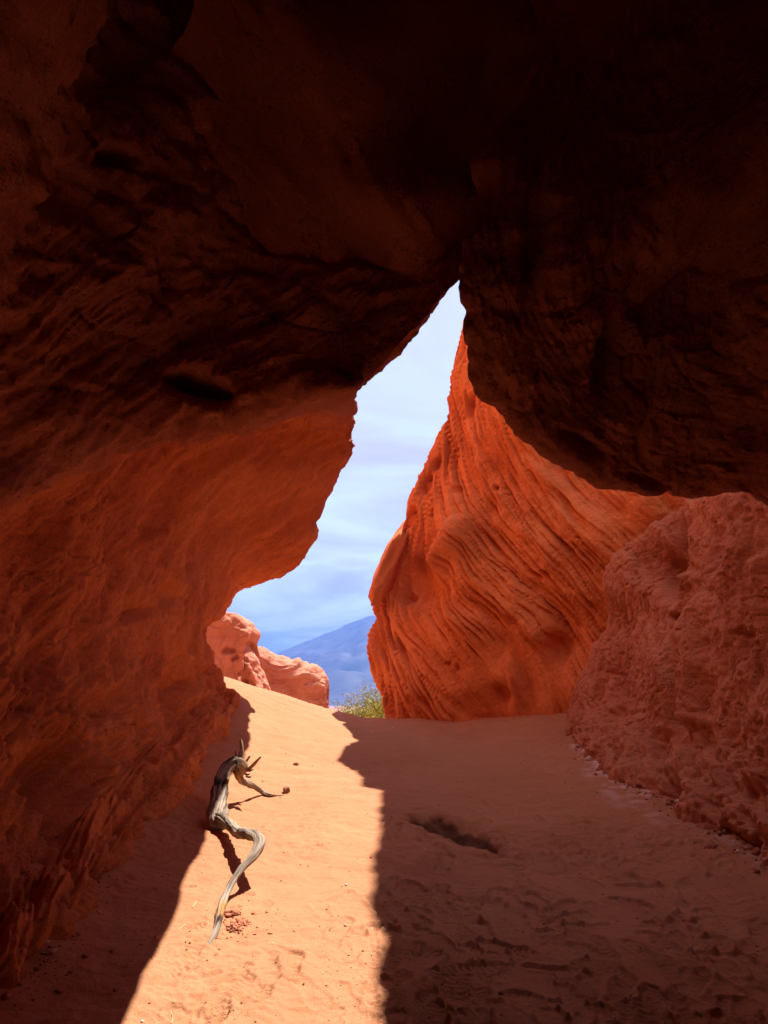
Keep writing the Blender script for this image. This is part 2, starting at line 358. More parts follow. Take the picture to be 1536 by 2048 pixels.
    # salt crust where the right wall meets the sand, with crumbled edges
    spx, spy = project(np.stack([X, Y, Z], -1))
    salt = np.zeros_like(Z)
    for (a, b, w_, s_) in (((1150, 1492), (1215, 1525), 16, 0.8), ((1200, 1520), (1255, 1560), 34, 1.0), ((1225, 1545), (1290, 1580), 26, 0.7), ((1240, 1580), (1320, 1640), 22, 0.35), ((1180, 1540), (1240, 1600), 26, 0.4), ((1400, 1650), (1536, 1730), 16, 0.25)):
        d = np.array(b, float) - a; t = np.clip(((spx - a[0]) * d[0] + (spy - a[1]) * d[1]) / (d @ d), 0, 1)
        dist = np.hypot(spx - a[0] - t * d[0], spy - a[1] - t * d[1]) / w_
        salt = np.maximum(salt, s_ * (1 - sstep(dist, 0.2, 1.0)))
    n9 = fbm(P, 9, 4, seed=91); salt = np.clip(salt * sstep(n9, -0.55, 0.5) * 0.8, 0, 0.8) * (Y < 12) * (X > 1)
    Z += 0.012 * salt * ridged(P, 18, 2, seed=92)
    red = np.zeros_like(Z)
    for (px, py, rx, s_) in ((600, 1795, 0.16, 0.5), (655, 1860, 0.16, 0.35), (690, 1580, 0.25, 0.3), (1170, 1900, 0.3, 0.3)):
        c = ground_hit(px, py); red += s_ * np.exp(-(((X - c[0]) / rx) ** 2 + ((Y - c[1]) / (rx * 0.8)) ** 2)) * sstep(n9, -0.3, 0.6)
    V = np.stack([X, Y, Z], -1)
    f = grid_faces(len(ys), len(u))[:, ::-1]
    o = link('sand_ground', mesh_from('sand_ground', V, f, M_sand, attrs={'damp': damp, 'salt': salt, 'redsoil': np.clip(red, 0, 1)}))
    return tag(o, kind='structure'), (ys, u, Z)
sand, (SY, SU, SZ) = build_sand()
def sand_z(x, y):
    i = min(max(int(np.searchsorted(SY, y)), 1), len(SY) - 1); uu = x / (max(y, 1.5) + 0.6); j = min(max(int(np.searchsorted(SU, uu)), 1), len(SU) - 1)
    return float(SZ[i - 1:i + 1, j - 1:j + 1].mean())

# ------------------------------------------------------------------ rock masses: control points (pixel, distance) -> smooth patch -> eroded surface
def G(px, py, h=0.0): return ground_hit(px, py, h)
def P3(q):
    if len(q) == 4: return np.array(q[:3], float)           # world point, marked by a fourth entry
    return at(*q)
def add_pits(px, py, d, pits):
    """hollows (depth > 0) or knobs (depth < 0): px, py, radius x, radius y, angle, depth"""
    for (cx, cy, rx, ry, an, dep) in pits:
        c, s = math.cos(math.radians(an)), math.sin(math.radians(an)); X, Y = px - cx, py - cy
        q = ((X * c + Y * s) / rx) ** 2 + ((-X * s + Y * c) / ry) ** 2
        d -= dep * np.exp(-q ** 1.5)
    return d
def rock_patch(name, C, cu, cv, mat, disp, face_cam=True):
    P = catmull(catmull(C, cu, 0), cv, 1); n = grid_normals(P)
    sgn = 1.0
    m = P[..., 1] > 1.5
    view = np.array([0, 0, CAMZ]) - P
    px, py = project(P); vis = m & (px > 0) & (px < W) & (py > 0) & (py < H)
    if ((n * view).sum(-1)[vis] > 0).mean() < 0.5: sgn = -1.0
    n = n * sgn
    d, streak = disp(P, px, py, n)
    P = P + n * d[..., None]
    f = grid_faces(P.shape[0], P.shape[1])
    if sgn < 0: f = f[:, ::-1]
    me = mesh_from(name, P, f, mat, attrs={'streak': streak})
    return link(name, me), P, n

W4 = 'w'
def wp(x, y, z): return (x, y, z, W4)
# ---- the cave: left wall, overhanging lip, roof, and the hidden right flank behind the camera
Lw = [
 # foot/floor handled below: floor pixel, then wall 2..5, hidden 6, lip 7, roof 8..10, behind right lobe 11, overhead 12, right flank 13
 ('w', [wp(-2.2, -4, 0.0), wp(-2.5, -4, 0.8), wp(-2.6, -4, 1.5), wp(-2.5, -4, 2.1), wp(-2.3, -4, 2.6), wp(-2.0, -4, 2.9), wp(-1.7, -4, 3.1), wp(-1.2, -4, 3.9), wp(-0.4, -4, 4.6), wp(0.6, -4, 4.9), wp(2.2, -4, 4.9), wp(3.6, -4, 4.0), wp(4.6, -4, 1.6)]),
 ('w', [wp(-1.95, 1.2, 0.1), wp(-2.15, 1.4, 0.9), wp(-2.3, 1.5, 1.5), wp(-2.3, 1.5, 2.1), wp(-2.15, 1.5, 2.6), wp(-1.95, 1.4, 2.85), wp(-1.75, 1.2, 3.0), wp(-1.5, 1.4, 4.2), wp(-0.8, 1.5, 5.3), wp(0.1, 1.5, 6.0), wp(1.4, 1.4, 6.2), wp(3.4, 1.2, 5.6), wp(5.0, 1.1, 2.2)]),
 ('p', [(-60, 2020), (-80, 1780, 3.9), (-70, 1500, 4.25), (-60, 1300, 4.5), (-60, 1150, 4.6), (-60, 1060, 4.4), (-60, 1000, 3.9), (0, 700, 3.7), (110, 300, 3.5), (260, -120, 3.3), wp(0.5, 2.9, 5.6), wp(3.2, 2.6, 5.4), wp(5.2, 2.5, 2.4)]),
 ('p', [(110, 1880), (95, 1690, 4.8), (110, 1500, 5.3), (130, 1300, 5.7), (150, 1110, 5.7), (170, 935, 5.3), (175, 905, 4.5), (250, 620, 4.2), (390, 260, 4.0), (540, -120, 3.8), wp(1.1, 3.5, 5.8), wp(3.4, 3.0, 5.6), wp(5.4, 3.0, 2.6)]),
 ('p', [(265, 1690), (235, 1550, 6.3), (250, 1400, 6.8), (280, 1210, 7.3), (310, 1030, 7.2), (350, 860, 6.4), (345, 855, 4.8), (420, 660, 4.55), (550, 350, 4.3), (720, -50, 4.05), wp(1.4, 3.9, 5.8), wp(3.5, 3.4, 5.6), wp(5.5, 3.4, 2.7)]),
 ('p', [(360, 1570), (345, 1450, 8.2), (355, 1330, 8.7), (390, 1190, 9.0), (430, 1040, 8.6), (500, 825, 6.8), (495, 828, 4.75), (540, 690, 4.45), (660, 450, 4.15), (830, 120, 3.95), wp(1.45, 4.0, 5.4), wp(3.6, 3.6, 5.4), wp(5.6, 3.8, 2.7)]),
 ('p', [(428, 1480), (425, 1405, 10.3), (412, 1315, 10.6), (445, 1205, 11.0), (545, 1080, 10.9), (630, 870, 8.6), (615, 806, 4.7), (650, 715, 4.4), (770, 550, 4.0), (910, 330, 3.8), wp(1.45, 4.0, 5.0), wp(3.7, 3.8, 5.2), wp(5.7, 4.2, 2.7)]),
 ('p', [(468, 1405), (447, 1375, 12.2), (419, 1292, 11.8), (462, 1195, 12.6), (600, 1128, 12.3), (698, 905, 10.6), (714, 790, 4.5), (730, 765, 4.25), (845, 648, 3.8), (929, 548, 3.6), wp(1.4, 4.0, 4.6), wp(3.7, 4.0, 5.0), wp(5.8, 4.4, 2.7)]),
]
rows = []
for kind, cs in Lw:
    pts = []
    for q in cs: pts.append(G(*q) if len(q) == 2 else P3(q))
    pts = [pts[0] + np.array([-0.15, 0.0, -0.9])] + pts + [np.array([pts[-1][0] + 0.3, pts[-1][1], -1.0])]
    rows.append(pts)
back = [np.array([0.4 + 0.002 * (p[0] - 0.4), -5.8, -0.8 + 0.002 * (p[2] - 1.5)]) for p in rows[0]]
last = rows[-1]
off1 = [(-0.6, .9, 0)] * 4 + [(-0.7, .8, .1), (-.75, .75, .25), (-.6, .6, .35), (-.3, .3, .35), (-.28, .25, .4), (-.25, .2, .45), (-.1, .1, .3), (0.05, .1, .2), (0, .3, .3), (.2, .6, 0), (.2, .6, 0)]
off2 = [(-3.2, 1.2, 0)] * 4 + [(-3, 1.4, .5), (-2.9, 1.2, 1.2), (-2.6, .9, 1.4), (-2.2, .5, 1.5), (-1.8, .2, 1.6), (-1.4, -.2, 1.7), (-1, -.6, 1.5), (.3, -.5, 1.0), (.3, 0, 1), (.8, .4, 0), (.8, .4, 0)]
L7 = [p + np.array(o) for p, o in zip(last, off1)]; L8 = [p + np.array(o) for p, o in zip(last, off2)]
CL = np.array([back] + rows + [L7, L8])
flowL = Streaks([(700, 880, -28), (620, 900, -22), (500, 900, -18), (400, 900, -15), (640, 1040, -22), (540, 1040, -32), (470, 1120, -60), (430, 1200, -75), (420, 960, -40), (330, 1000, -50), (300, 1150, -68), (200, 1050, -45), (180, 1250, -65), (60, 1200, -50), (60, 1050, -35), (330, 1300, -60), (200, 1450, -60), (60, 1600, -75),
                 (150, 850, -40), (300, 700, -35), (500, 700, -20), (640, 760, -15), (100, 600, -40), (300, 400, 40), (600, 400, 30), (600, 200, -40), (850, 450, -50), (200, 150, 45)],
                (-120, -150, 960, 2000), 8, 60, 31)
flowL2 = Streaks([(700, 880, -28), (500, 900, -20), (640, 1040, -22), (470, 1120, -60), (330, 1000, -50), (300, 1150, -68), (200, 1050, -45), (180, 1250, -65), (60, 1100, -45), (200, 1450, -60), (300, 700, -35), (600, 700, -20), (300, 400, 40), (600, 400, 30)],
                 (-120, -150, 960, 2000), 26, 170, 32, step=4.0)
def crease_y(px): return np.interp(px, [-100, 0, 230, 340, 450, 600, 717], [1160, 1090, 885, 855, 832, 806, 780])
def dispL(P, px, py, n):
    lit = sstep(py - crease_y(px), -8, 25) * (P[..., 1] > 1.5)
    low = sstep(py - np.interp(px, [0, 150, 300, 430], [1290, 1330, 1300, 1240]), -60, 120)
    s1, s2 = flowL(px, py), flowL2(px, py)
    t = np.clip(((px - 722) * 208 + (py - 775) * -232) / (208.0 ** 2 + 232.0 ** 2), 0, 1)
    rim = sstep(np.hypot(px - 722 - 208 * t, py - 775 + 232 * t), 10, 170) * (P[..., 1] < 6) + (P[..., 1] >= 6)      # the straight lower edge of the roof
    d = (0.085 * fbm(P, 1.1, 3, seed=50) + 0.020 * fbm(P, 4.5, 4, seed=55)) * (0.22 + 0.78 * rim)
    wall = lit * (1 - low)
    d += wall * (0.005 * np.clip(s1, -2.5, 1.0) + 0.016 * s2 + 0.010 * fbm(P, 9, 3, seed=53))
    d += (1 - lit) * (0.2 + 0.8 * rim) * (0.007 * np.clip(s1, -2, 1.2) + 0.014 * s2 + 0.035 * ridged(P, 1.7, 4, seed=58) + 0.014 * fbm(P, 8, 3, seed=54))
    d += low * (0.055 * ridged(P, (2.6, 2.6, 2.2), 4, seed=61) + 0.022 * fbm(P, 9, 3, seed=66) + 0.015 * s1)
    d += 0.009 * fbm(P, 20, 3, seed=69)
    ck, dome = cracks(P, (0.9, 0.9, 1.3), 81, 0.05); d += (1 - lit) * (0.2 + 0.8 * rim) * (0.09 * (0.5 - dome) - 0.022 * ck)
    ck2, dome2 = cracks(P, (3.2, 3.2, 4.0), 83, 0.10); d += (low * lit) * (0.05 * (0.5 - dome2) - 0.03 * ck2)
    ck3, _ = cracks(P, (1.3, 1.3, 2.6), 85, 0.03, 0.5); d -= wall * 0.02 * ck3
    pits = [(395, 775, 62, 22, 18, 0.35), (330, 1190, 22, 24, 0, 0.14), (270, 1225, 26, 12, -25, 0.12), (340, 1380, 30, 45, 20, 0.15), (100, 1545, 60, 55, 0, 0.30), (160, 1600, 42, 85, 8, -0.22), (150, 1540, 22, 40, 0, -0.1), (425, 1265, 22, 30, 0, 0.12), (445, 1310, 16, 25, 0, -0.10), (560, 1440, 1, 1, 0, 0),
            (520, 1020, 20, 6, -30, 0.04), (610, 870, 14, 6, -30, 0.05), (560, 905, 10, 6, -30, 0.04), (655, 940, 18, 9, -35, 0.06), (640, 1050, 20, 6, -20, 0.05), (330, 520, 16, 50, -12, 0.12), (215, 320, 40, 16, 10, 0.15), (190, 1420, 45, 30, -30, 0.16), (60, 1330, 40, 60, 20, 0.14), (480, 1165, 16, 30, 30, 0.05)]
    d = add_pits(px, py, d, pits)
    m = sstep(P[..., 1], 0.5, 2.5) * (0.35 + 0.65 * lit); return d, (s1 * 0.7 + s2 * 1.0) * m - 0.35 * ck * (1 - lit) - 0.6 * ck3 * wall
wall_o, WP, _ = rock_patch('cave_wall', CL, [6, 16, 40, 70, 75, 75, 75, 75, 22, 10], [8, 60, 60, 60, 60, 50, 22, 46, 60, 40, 12, 8, 8, 4], M_wall, dispL)
tag(wall_o, kind='structure')
# above the lip and behind the viewer: browner stone, shade put into its colour
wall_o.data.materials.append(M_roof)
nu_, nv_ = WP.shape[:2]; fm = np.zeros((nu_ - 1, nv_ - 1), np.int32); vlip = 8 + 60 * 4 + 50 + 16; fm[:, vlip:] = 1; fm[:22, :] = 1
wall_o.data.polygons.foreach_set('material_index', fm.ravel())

# ---- unseen rock added above the left overhang to bounce warm sunlight onto the cliff
cw = [(4.6, -0.5, 4.6), (6.0, -0.6, 4.7), (8.0, -0.75, 4.9), (10.0, -0.9, 5.1), (12.0, -1.5, 4.8), (14.0, -3.0, 4.0), (16.0, -5.0, 3.0)]
CW = np.array([[(x - 1.5, y - 0.2, z - 0.6), (x, y, z), (x - 0.3, y + 0.1, z + 1.8), (x - 0.8, y + 0.2, z + 4.2), (x - 1.5, y + 0.2, z + 7.0), (x - 3.0, y + 0.1, z + 9.0), (x - 8, y, z + 9.4), (x - 14, y, -2)] for y, x, z in cw])
def dispC(P, px, py, n): return 0.25 * fbm(P, 0.6, 4, seed=470), 0.8 * noise(P, (0.8, 0.8, 4), 472)
tag(rock_patch('added_lighting_rock', CW, [12] * 6, [4, 10, 12, 12, 12, 8, 6], M_cliff, dispC)[0], kind='structure')

# ---- the hanging lobe of roof on the right
E = [(1095, -170, 3.1), (1045, 150, 3.3), (962, 420, 3.3), (935, 560, 3.35), (950, 680, 3.5), (990, 797, 3.75), (1072, 868, 3.95), (1200, 948, 4.2), (1340, 990, 4.15), (1500, 1004, 3.9), (1700, 1060, 3.5)]
R1 = [(1135, -170, 2.95), (1085, 150, 3.15), (1010, 410, 3.2), (985, 550, 3.25), (1010, 655, 3.4), (1065, 745, 3.6), (1145, 810, 3.8), (1260, 880, 4.0), (1380, 910, 3.95), (1525, 920, 3.7), (1710, 960, 3.3)]
R2 = [(1220, -170, 2.9), (1190, 150, 3.1), (1140, 380, 3.15), (1120, 500, 3.2), (1140, 600, 3.35), (1190, 655, 3.5), (1255, 700, 3.65), (1345, 740, 3.75), (1445, 765, 3.7), (1560, 775, 3.5), (1720, 800, 3.1)]
R3 = [(1380, -170, 2.9), (1360, 100, 3.05), (1340, 270, 3.15), (1335, 370, 3.2), (1350, 440, 3.3), (1380, 485, 3.4), (1420, 515, 3.45), (1480, 535, 3.4), (1560, 550, 3.3), (1650, 570, 3.1), (1790, 620, 2.8)]
v0 = [P3(q) for q in E]
fr = [v + np.array(o) for v, o in zip(v0, [(.3, .3, .3)] * 5 + [(.35, .25, .4)] * 6)]
f2 = [v + np.array(o) for v, o in zip(v0, [(1.2, .1, 1.2)] * 5 + [(.9, .0, 1.5)] * 6)]
v1, v2, v3 = ([P3(q) for q in R] for R in (R1, R2, R3))
v4 = [np.array([2.3 + 0.12 * k, 2.6 - 0.15 * k, 5.0 - 0.16 * k]) for k in range(11)]
v5 = [np.array([3.4, 0.8 - 0.35 * k, 5.0 - 0.28 * k]) for k in range(11)]
CR = np.array([f2, fr, v0, v1, v2, v3, v4, v5])
flowR = Streaks([(1000, 400, 100), (1050, 600, 80), (1100, 750, 70), (1200, 850, 35), (1250, 700, 60), (1400, 850, 15), (1400, 600, 40), (1150, 200, 75), (1300, 300, 55), (1450, 300, 30), (1500, 950, 8)], (880, -180, 1760, 1100), 9, 55, 41)
def dispR(P, px, py, n):
    s = flowR(px, py); ck, dome = cracks(P, (1.2, 1.2, 0.9), 181, 0.06); ck2, dome2 = cracks(P, (5, 5, 4), 183, 0.1)
    d = 0.06 * fbm(P, 1.5, 3, seed=150) + 0.022 * ridged(P, 2.6, 4, seed=155) + 0.003 * np.clip(s, -2.2, 1.2) + 0.012 * fbm(P, 11, 4, seed=158) + 0.08 * (0.5 - dome) - 0.018 * ck + 0.022 * (0.5 - dome2) - 0.008 * ck2
    d = add_pits(px, py, d, [(1225, 700, 24, 75, 12, 0.16), (1160, 880, 55, 13, 32, 0.10), (1070, 480, 26, 90, 6, 0.12), (1270, 620, 14, 40, -20, 0.06), (1010, 330, 30, 60, 20, -0.08), (1450, 940, 22, 10, 20, -0.05), (1290, 960, 50, 8, 20, 0.06)])
    return d, s * 0.4 - 0.3 * ck
rock_patch('cave_roof_and_added_rib', CR, [8, 20, 56, 60, 56, 24, 6], [24, 36, 30, 30, 34, 36, 36, 36, 34, 16], M_roof, dispR)
tag(bpy.data.objects['cave_roof_and_added_rib'], kind='structure')

# ---- unseen rock fin added beyond that lobe to keep sun off the right half
edge = [(1.55, 4.0, 5.9), (1.70, 4.7, 6.4), (1.84, 5.4, 7.0), (1.96, 6.5, 7.5), (2.07, 7.65, 8.0), (2.13, 8.7, 8.3), (2.19, 9.8, 8.6), (2.25, 11.5, 9.0)]
def shade_rib(x, y, z):
    w = 0.75
    return [(x + w, y, z + 0.35), (x + 0.7 * w, y, z + 0.02), (x + 0.3 * w, y, z - 0.05), (x, y, z + 0.08), (x + 0.12, y, z + 0.35), (x + 0.45 * w, y, z + 0.6), (x + 0.9 * w, y, z + 0.6), (x + w + 0.02, y, z + 0.4)]
CS = np.array([shade_rib(*e) for e in edge])
def dispS(P, px, py, n): return 0.06 * fbm(P, 1.8, 3, seed=450) + 0.02 * fbm(P, 7, 3, seed=455), 0 * px
tag(rock_patch('cave_roof_and_added_rib', CS, [20] * 7, [8, 10, 12, 10, 8, 10, 8], M_roof, dispS)[0], kind='structure')
# ---- tall unseen rock added on the right, behind the striped cliff, to block sun
tw = [(9.3, 5.9, 18.6), (10.4, 5.55, 19.6), (11.8, 5.5, 19.9), (13.4, 5.5, 20.0), (14.8, 5.55, 19.8), (16.2, 5.8, 19.0)]
CT = np.array([[(x + 0.6, y, -1), (x + 0.4, y, 4), (x + 0.2, y, 9), (x, y, 14), (x, y, z - 1.2), (x + 0.2, y, z), (x + 1.2, y, z + 0.5), (x + 2.3, y, z), (x + 2.6, y, 8), (x + 3, y, -1)] for y, x, z in tw])
CT = np.concatenate([CT[:1] * [1, 0, 1] + [[[1.2, 8.4, 0]]], CT, CT[-1:] * [1, 0, 1] + [[[1.2, 17.2, 0]]]])
tag(rock_patch('added_lighting_rock', CT, [10] * 7, [6, 8, 8, 8, 6, 6, 6, 6, 6], M_cliff, dispC)[0], kind='structure')

# ---- buttress of the right-hand wall
Pc = [
 [(1128, 1462), (1142, 1405, 10.7), (1180, 1312, 10.2), (1217, 1243, 9.7), (1206, 1175, 9.5), (1228, 1108, 9.3), (1300, 1052, 8.9), (1375, 985, 8.4), (1410, 880, 8.0), (1440, 760, 7.6)],
 [(1185, 1512), (1205, 1420, 9.3), (1245, 1325, 9.1), (1275, 1245, 8.9), (1268, 1175, 8.75), (1290, 1110, 8.6), (1340, 1055, 8.3), (1400, 985, 8.0), (1435, 880, 7.6), (1465, 760, 7.2)],
 [(1255, 1560), (1285, 1455, 8.1), (1315, 1345, 8.05), (1330, 1250, 8.1), (1322, 1175, 8.2), (1345, 1105, 8.1), (1385, 1045, 7.8), (1430, 980, 7.4), (1460, 880, 7.1), (1490, 760, 6.8)],
 [(1345, 1612), (1370, 1480, 7.2), (1388, 1362, 7.35), (1388, 1250, 7.5), (1385, 1175, 7.6), (1400, 1105, 7.5), (1425, 1045, 7.2), (1455, 980, 6.9), (1485, 880, 6.6), (1510, 760, 6.3)],
 [(1440, 1662), (1450, 1500, 6.35), (1455, 1375, 6.45), (1452, 1260, 6.5), (1455, 1175, 6.5), (1460, 1105, 6.45), (1475, 1045, 6.4), (1495, 980, 6.3), (1520, 880, 6.1), (1545, 760, 5.9)],
 [(1560, 1735), (1560, 1550, 5.35), (1560, 1400, 5.5), (1560, 1260, 5.55), (1560, 1175, 5.55), (1560, 1105, 5.55), (1565, 1045, 5.5), (1570, 980, 5.5), (1590, 880, 5.4), (1610, 760, 5.3)],
 [(1750, 1850), (1750, 1600, 4.25), (1750, 1420, 4.35), (1750, 1270, 4.4), (1750, 1175, 4.4), (1750, 1105, 4.4), (1750, 1045, 4.4), (1750, 980, 4.4), (1760, 880, 4.4), (1770, 760, 4.4)],
 [wp(2.3, 1.0, 0.1), wp(2.45, 1, 0.7), wp(2.6, 1, 1.2), wp(2.7, 1, 1.6), wp(2.7, 1, 2.0), wp(2.7, 1, 2.3), wp(2.7, 1, 2.6), wp(2.7, 1, 2.9), wp(2.7, 1, 3.3), wp(2.7, 1, 4.2)],
 [wp(2.2, -4.5, 0.0), wp(2.4, -4.5, 0.7), wp(2.6, -4.5, 1.2), wp(2.7, -4.5, 1.6), wp(2.7, -4.5, 2.0), wp(2.7, -4.5, 2.3), wp(2.7, -4.5, 2.6), wp(2.7, -4.5, 2.9), wp(2.7, -4.5, 3.3), wp(2.7, -4.5, 4.2)],
]
rows = []
for cs in Pc:
    pts = [G(*q) if len(q) == 2 else P3(q) for q in cs]
    if pts[0][1] > 5: pts[-2] = pts[-3] + np.array([0.7, 0.1, 0.35]); pts[-1] = pts[-3] + np.array([2.2, 0.2, 0.5])      # the top of the buttress rounds off
    rows.append([pts[0] + np.array([0.12, 0, -0.9])] + pts)
h1 = [p + np.array([0.55, 0.7, 0]) for p in rows[0]]; h2 = [p + np.array([2.4, 0.9, 0]) for p in rows[0]]
CPl = np.array([h2, h1] + rows)
flowP = Streaks([(1250, 1150, 75), (1300, 1400, 85), (1180, 1400, 105), (1400, 1300, 88), (1450, 1150, 85), (1500, 1500, 80), (1350, 1050, 60), (1330, 1550, 70), (1500, 1650, 60)], (1080, 700, 1800, 1900), 8, 36, 51)
flowP2 = Streaks([(1250, 1150, 75), (1300, 1400, 85), (1180, 1400, 105), (1400, 1300, 88), (1450, 1150, 85), (1500, 1500, 80)], (1080, 700, 1800, 1900), 26, 110, 52, step=4.0)
def dispP(P, px, py, n):
    s, s2 = flowP(px, py), flowP2(px, py)
    low = sstep(py - np.interp(px, [1130, 1250, 1400, 1536], [1400, 1440, 1470, 1480]), -20, 60)
    edge_x = np.interp(py, [980, 1050, 1105, 1180, 1243, 1312, 1405, 1462], [1375, 1300, 1228, 1206, 1217, 1180, 1142, 1128]); inner = sstep(px - edge_x, 25, 110)
    d = (0.3 + 0.7 * inner) * 0.05 * fbm(P, 1.7, 3, seed=250) + 0.013 * fbm(P, 7, 3, seed=255) + 0.010 * fbm(P, 24, 3, seed=256) + 0.012 * np.clip(s, -2.2, 1.2) + 0.022 * s2
    d += low * (0.026 * ridged(P, 5.5, 4, seed=258) + 0.012 * fbm(P, 20, 3, seed=259))
    ck, dome = cracks(P, (2.2, 2.2, 1.2), 281, 0.06, 0.5); d += 0.045 * (0.5 - dome) - 0.022 * ck + inner * (0.06 * fbm(P, (2.6, 2.6, 0.5), 2, seed=283) + 0.02 * ridged(P, (6, 6, 1.2), 2, seed=284))
    pit = noise(P, (26, 26, 17), 261); d -= 0.020 * sstep(pit, 0.35, 0.75)
    d = add_pits(px, py, d, [(1328, 1150, 20, 46, -12, 0.6), (1300, 1120, 38, 46, 0, 0.2), (1355, 1085, 15, 55, 0, 0.4), (1346, 1232, 9, 7, 0, 0.3), (1370, 1355, 17, 95, 4, 0.5), (1362, 1300, 20, 70, 0, 0.06), (1404, 1330, 18, 130, 2, -0.26), (1225, 1345, 10, 4, 0, 0.05), (1380, 1160, 40, 14, -10, -0.07),
                             (1490, 1270, 16, 6, 10, 0.06), (1535, 1260, 14, 60, 0, 0.14), (1390, 1450, 60, 12, -6, -0.06), (1250, 1425, 40, 8, 5, 0.05), (1410, 1310, 10, 30, 0, 0.05), (1500, 1580, 25, 18, 0, 0.12), (1240, 1290, 14, 30, 20, -0.05), (1480, 1690, 40, 20, 30, 0.14), (1345, 985, 26, 50, 25, 0.1)])
    return d, s * 0.5 + s2 * 0.6 - 0.8 * ck
o, _, _ = rock_patch('rock_buttress', CPl, [8, 20, 62, 58, 58, 56, 50, 26, 12, 6], [10, 50, 46, 40, 36, 36, 34, 34, 14, 6], M_pillar, dispP)
tag(o, 'rough dusty red rock buttress with a vertical groove, in front of the striped orange cliff', 'rock')

# ---- the striped outer cliff in open shade
Oc = [
 [(768, 1432, 14.6), (757, 1372, 14.6), (741, 1310, 14.6), (750, 1232, 14.5), (746, 1180, 14.4), (768, 1110, 14.1), (800, 1040, 13.7), (832, 965, 13.3), (866, 880, 12.9), (896, 760, 12.3), (916, 660, 11.7), (980, 560, 11.1), (1040, 440, 10.6)],
 [(860, 1438, 13.9), (850, 1372, 13.75), (838, 1310, 13.65), (836, 1232, 13.6), (838, 1165, 13.75), (850, 1100, 13.4), (872, 1030, 13.1), (895, 950, 12.8), (918, 870, 12.4), (940, 760, 11.8), (955, 660, 11.3), (1005, 560, 10.8), (1065, 440, 10.4)],
 [(950, 1440, 13.05), (935, 1372, 12.9), (922, 1310, 12.85), (908, 1232, 12.8), (905, 1160, 12.65), (920, 1080, 12.35), (940, 1010, 12.3), (962, 940, 12.1), (980, 860, 11.8), (1000, 760, 11.4), (1015, 660, 11.0), (1050, 560, 10.6), (1100, 440, 10.2)],
 [(1030, 1430, 12.35), (1022, 1355, 12.25), (1012, 1290, 12.3), (1002, 1215, 12.1), (1002, 1140, 11.95), (1014, 1070, 11.85), (1035, 1000, 11.6), (1055, 930, 11.4), (1070, 850, 11.15), (1080, 760, 10.9), (1090, 660, 10.6), (1105, 560, 10.3), (1130, 440, 10)],
 [(1115, 1410, 11.7), (1112, 1330, 11.75), (1103, 1268, 11.65), (1100, 1195, 11.4), (1108, 1125, 11.2), (1122, 1060, 11.05), (1145, 990, 10.85), (1165, 930, 10.7), (1180, 850, 10.5), (1190, 760, 10.3), (1200, 660, 10.1), (1215, 560, 9.9), (1230, 440, 9.7)],
 [(1205, 1400, 11.3), (1203, 1320, 11.2), (1200, 1250, 11.1), (1200, 1175, 10.8), (1208, 1105, 10.6), (1222, 1045, 10.4), (1245, 980, 10.2), (1265, 920, 10.0), (1285, 850, 9.85), (1300, 760, 9.7), (1310, 660, 9.6), (1320, 560, 9.5), (1330, 440, 9.4)],
 [(1340, 1400, 11.3), (1335, 1320, 11.0), (1330, 1250, 10.6), (1330, 1175, 10.3), (1335, 1105, 10.1), (1345, 1045, 9.9), (1360, 980, 9.7), (1375, 920, 9.5), (1390, 850, 9.3), (1400, 760, 9.2), (1410, 660, 9.1), (1420, 560, 9.0), (1430, 440, 8.9)],
 [(1640, 1400, 11.0), (1640, 1320, 10.6), (1640, 1250, 10.2), (1640, 1175, 9.9), (1640, 1105, 9.7), (1640, 1045, 9.5), (1640, 980, 9.3), (1640, 920, 9.1), (1640, 850, 8.9), (1640, 760, 8.8), (1640, 660, 8.7), (1640, 560, 8.6), (1640, 440, 8.5)],
]
rows = []
for cs in Oc:
    pts = [P3(q) for q in cs]; t = pts[-1]
    rows.append([pts[0] + np.array([0.05, 0.05, -1.4])] + pts + [t + np.array([0.5, 0.8, 0.5]), t + np.array([2.5, 4.0, 0.3])])
h1 = [p + np.array([0.55, 0.75, -0.02 * k]) for k, p in enumerate(rows[0])]; h2 = [p + np.array([1.6, 3.0, -0.1 * k]) for k, p in enumerate(rows[0])]; h3 = [p + np.array([5.5, 5.0, -0.1 * k]) for k, p in enumerate(rows[0])]
CO = np.array([h3, h2, h1] + rows)
def zq(x, y): return 700 + x * 0.3906, 900 + y * 0.3906
fs = [(*zq(a, b), c) for a, b, c in ((300, 200, 115), (200, 550, 115), (350, 450, 105), (450, 300, 88), (430, 100, 95), (540, 250, 75), (520, 560, 62), (640, 300, 58), (760, 380, 50), (900, 250, 52), (1100, 450, 46), (700, 650, 38), (900, 750, 36), (1100, 800, 42), (600, 850, 34), (350, 950, 45), (250, 1150, 62), (450, 1080, 50), (600, 1100, 46), (750, 1150, 62), (1000, 1000, 62), (900, 1200, 78), (1200, 1000, 55), (350, 720, 88), (150, 950, 85), (1250, 700, 48), (130, 1200, 95), (1300, 350, 42))] + [(960, 760, 100), (920, 700, 108), (1000, 850, 80), (1080, 900, 55)]
flowO = Streaks(fs, (690, 400, 1560, 1460), 5, 50, 61, jitter=10); flowO2 = Streaks(fs, (690, 400, 1560, 1460), 16, 120, 62, step=2.0, jitter=14); flowO3 = Streaks(fs, (690, 400, 1560, 1460), 44, 190, 63, step=4.0, jitter=18)
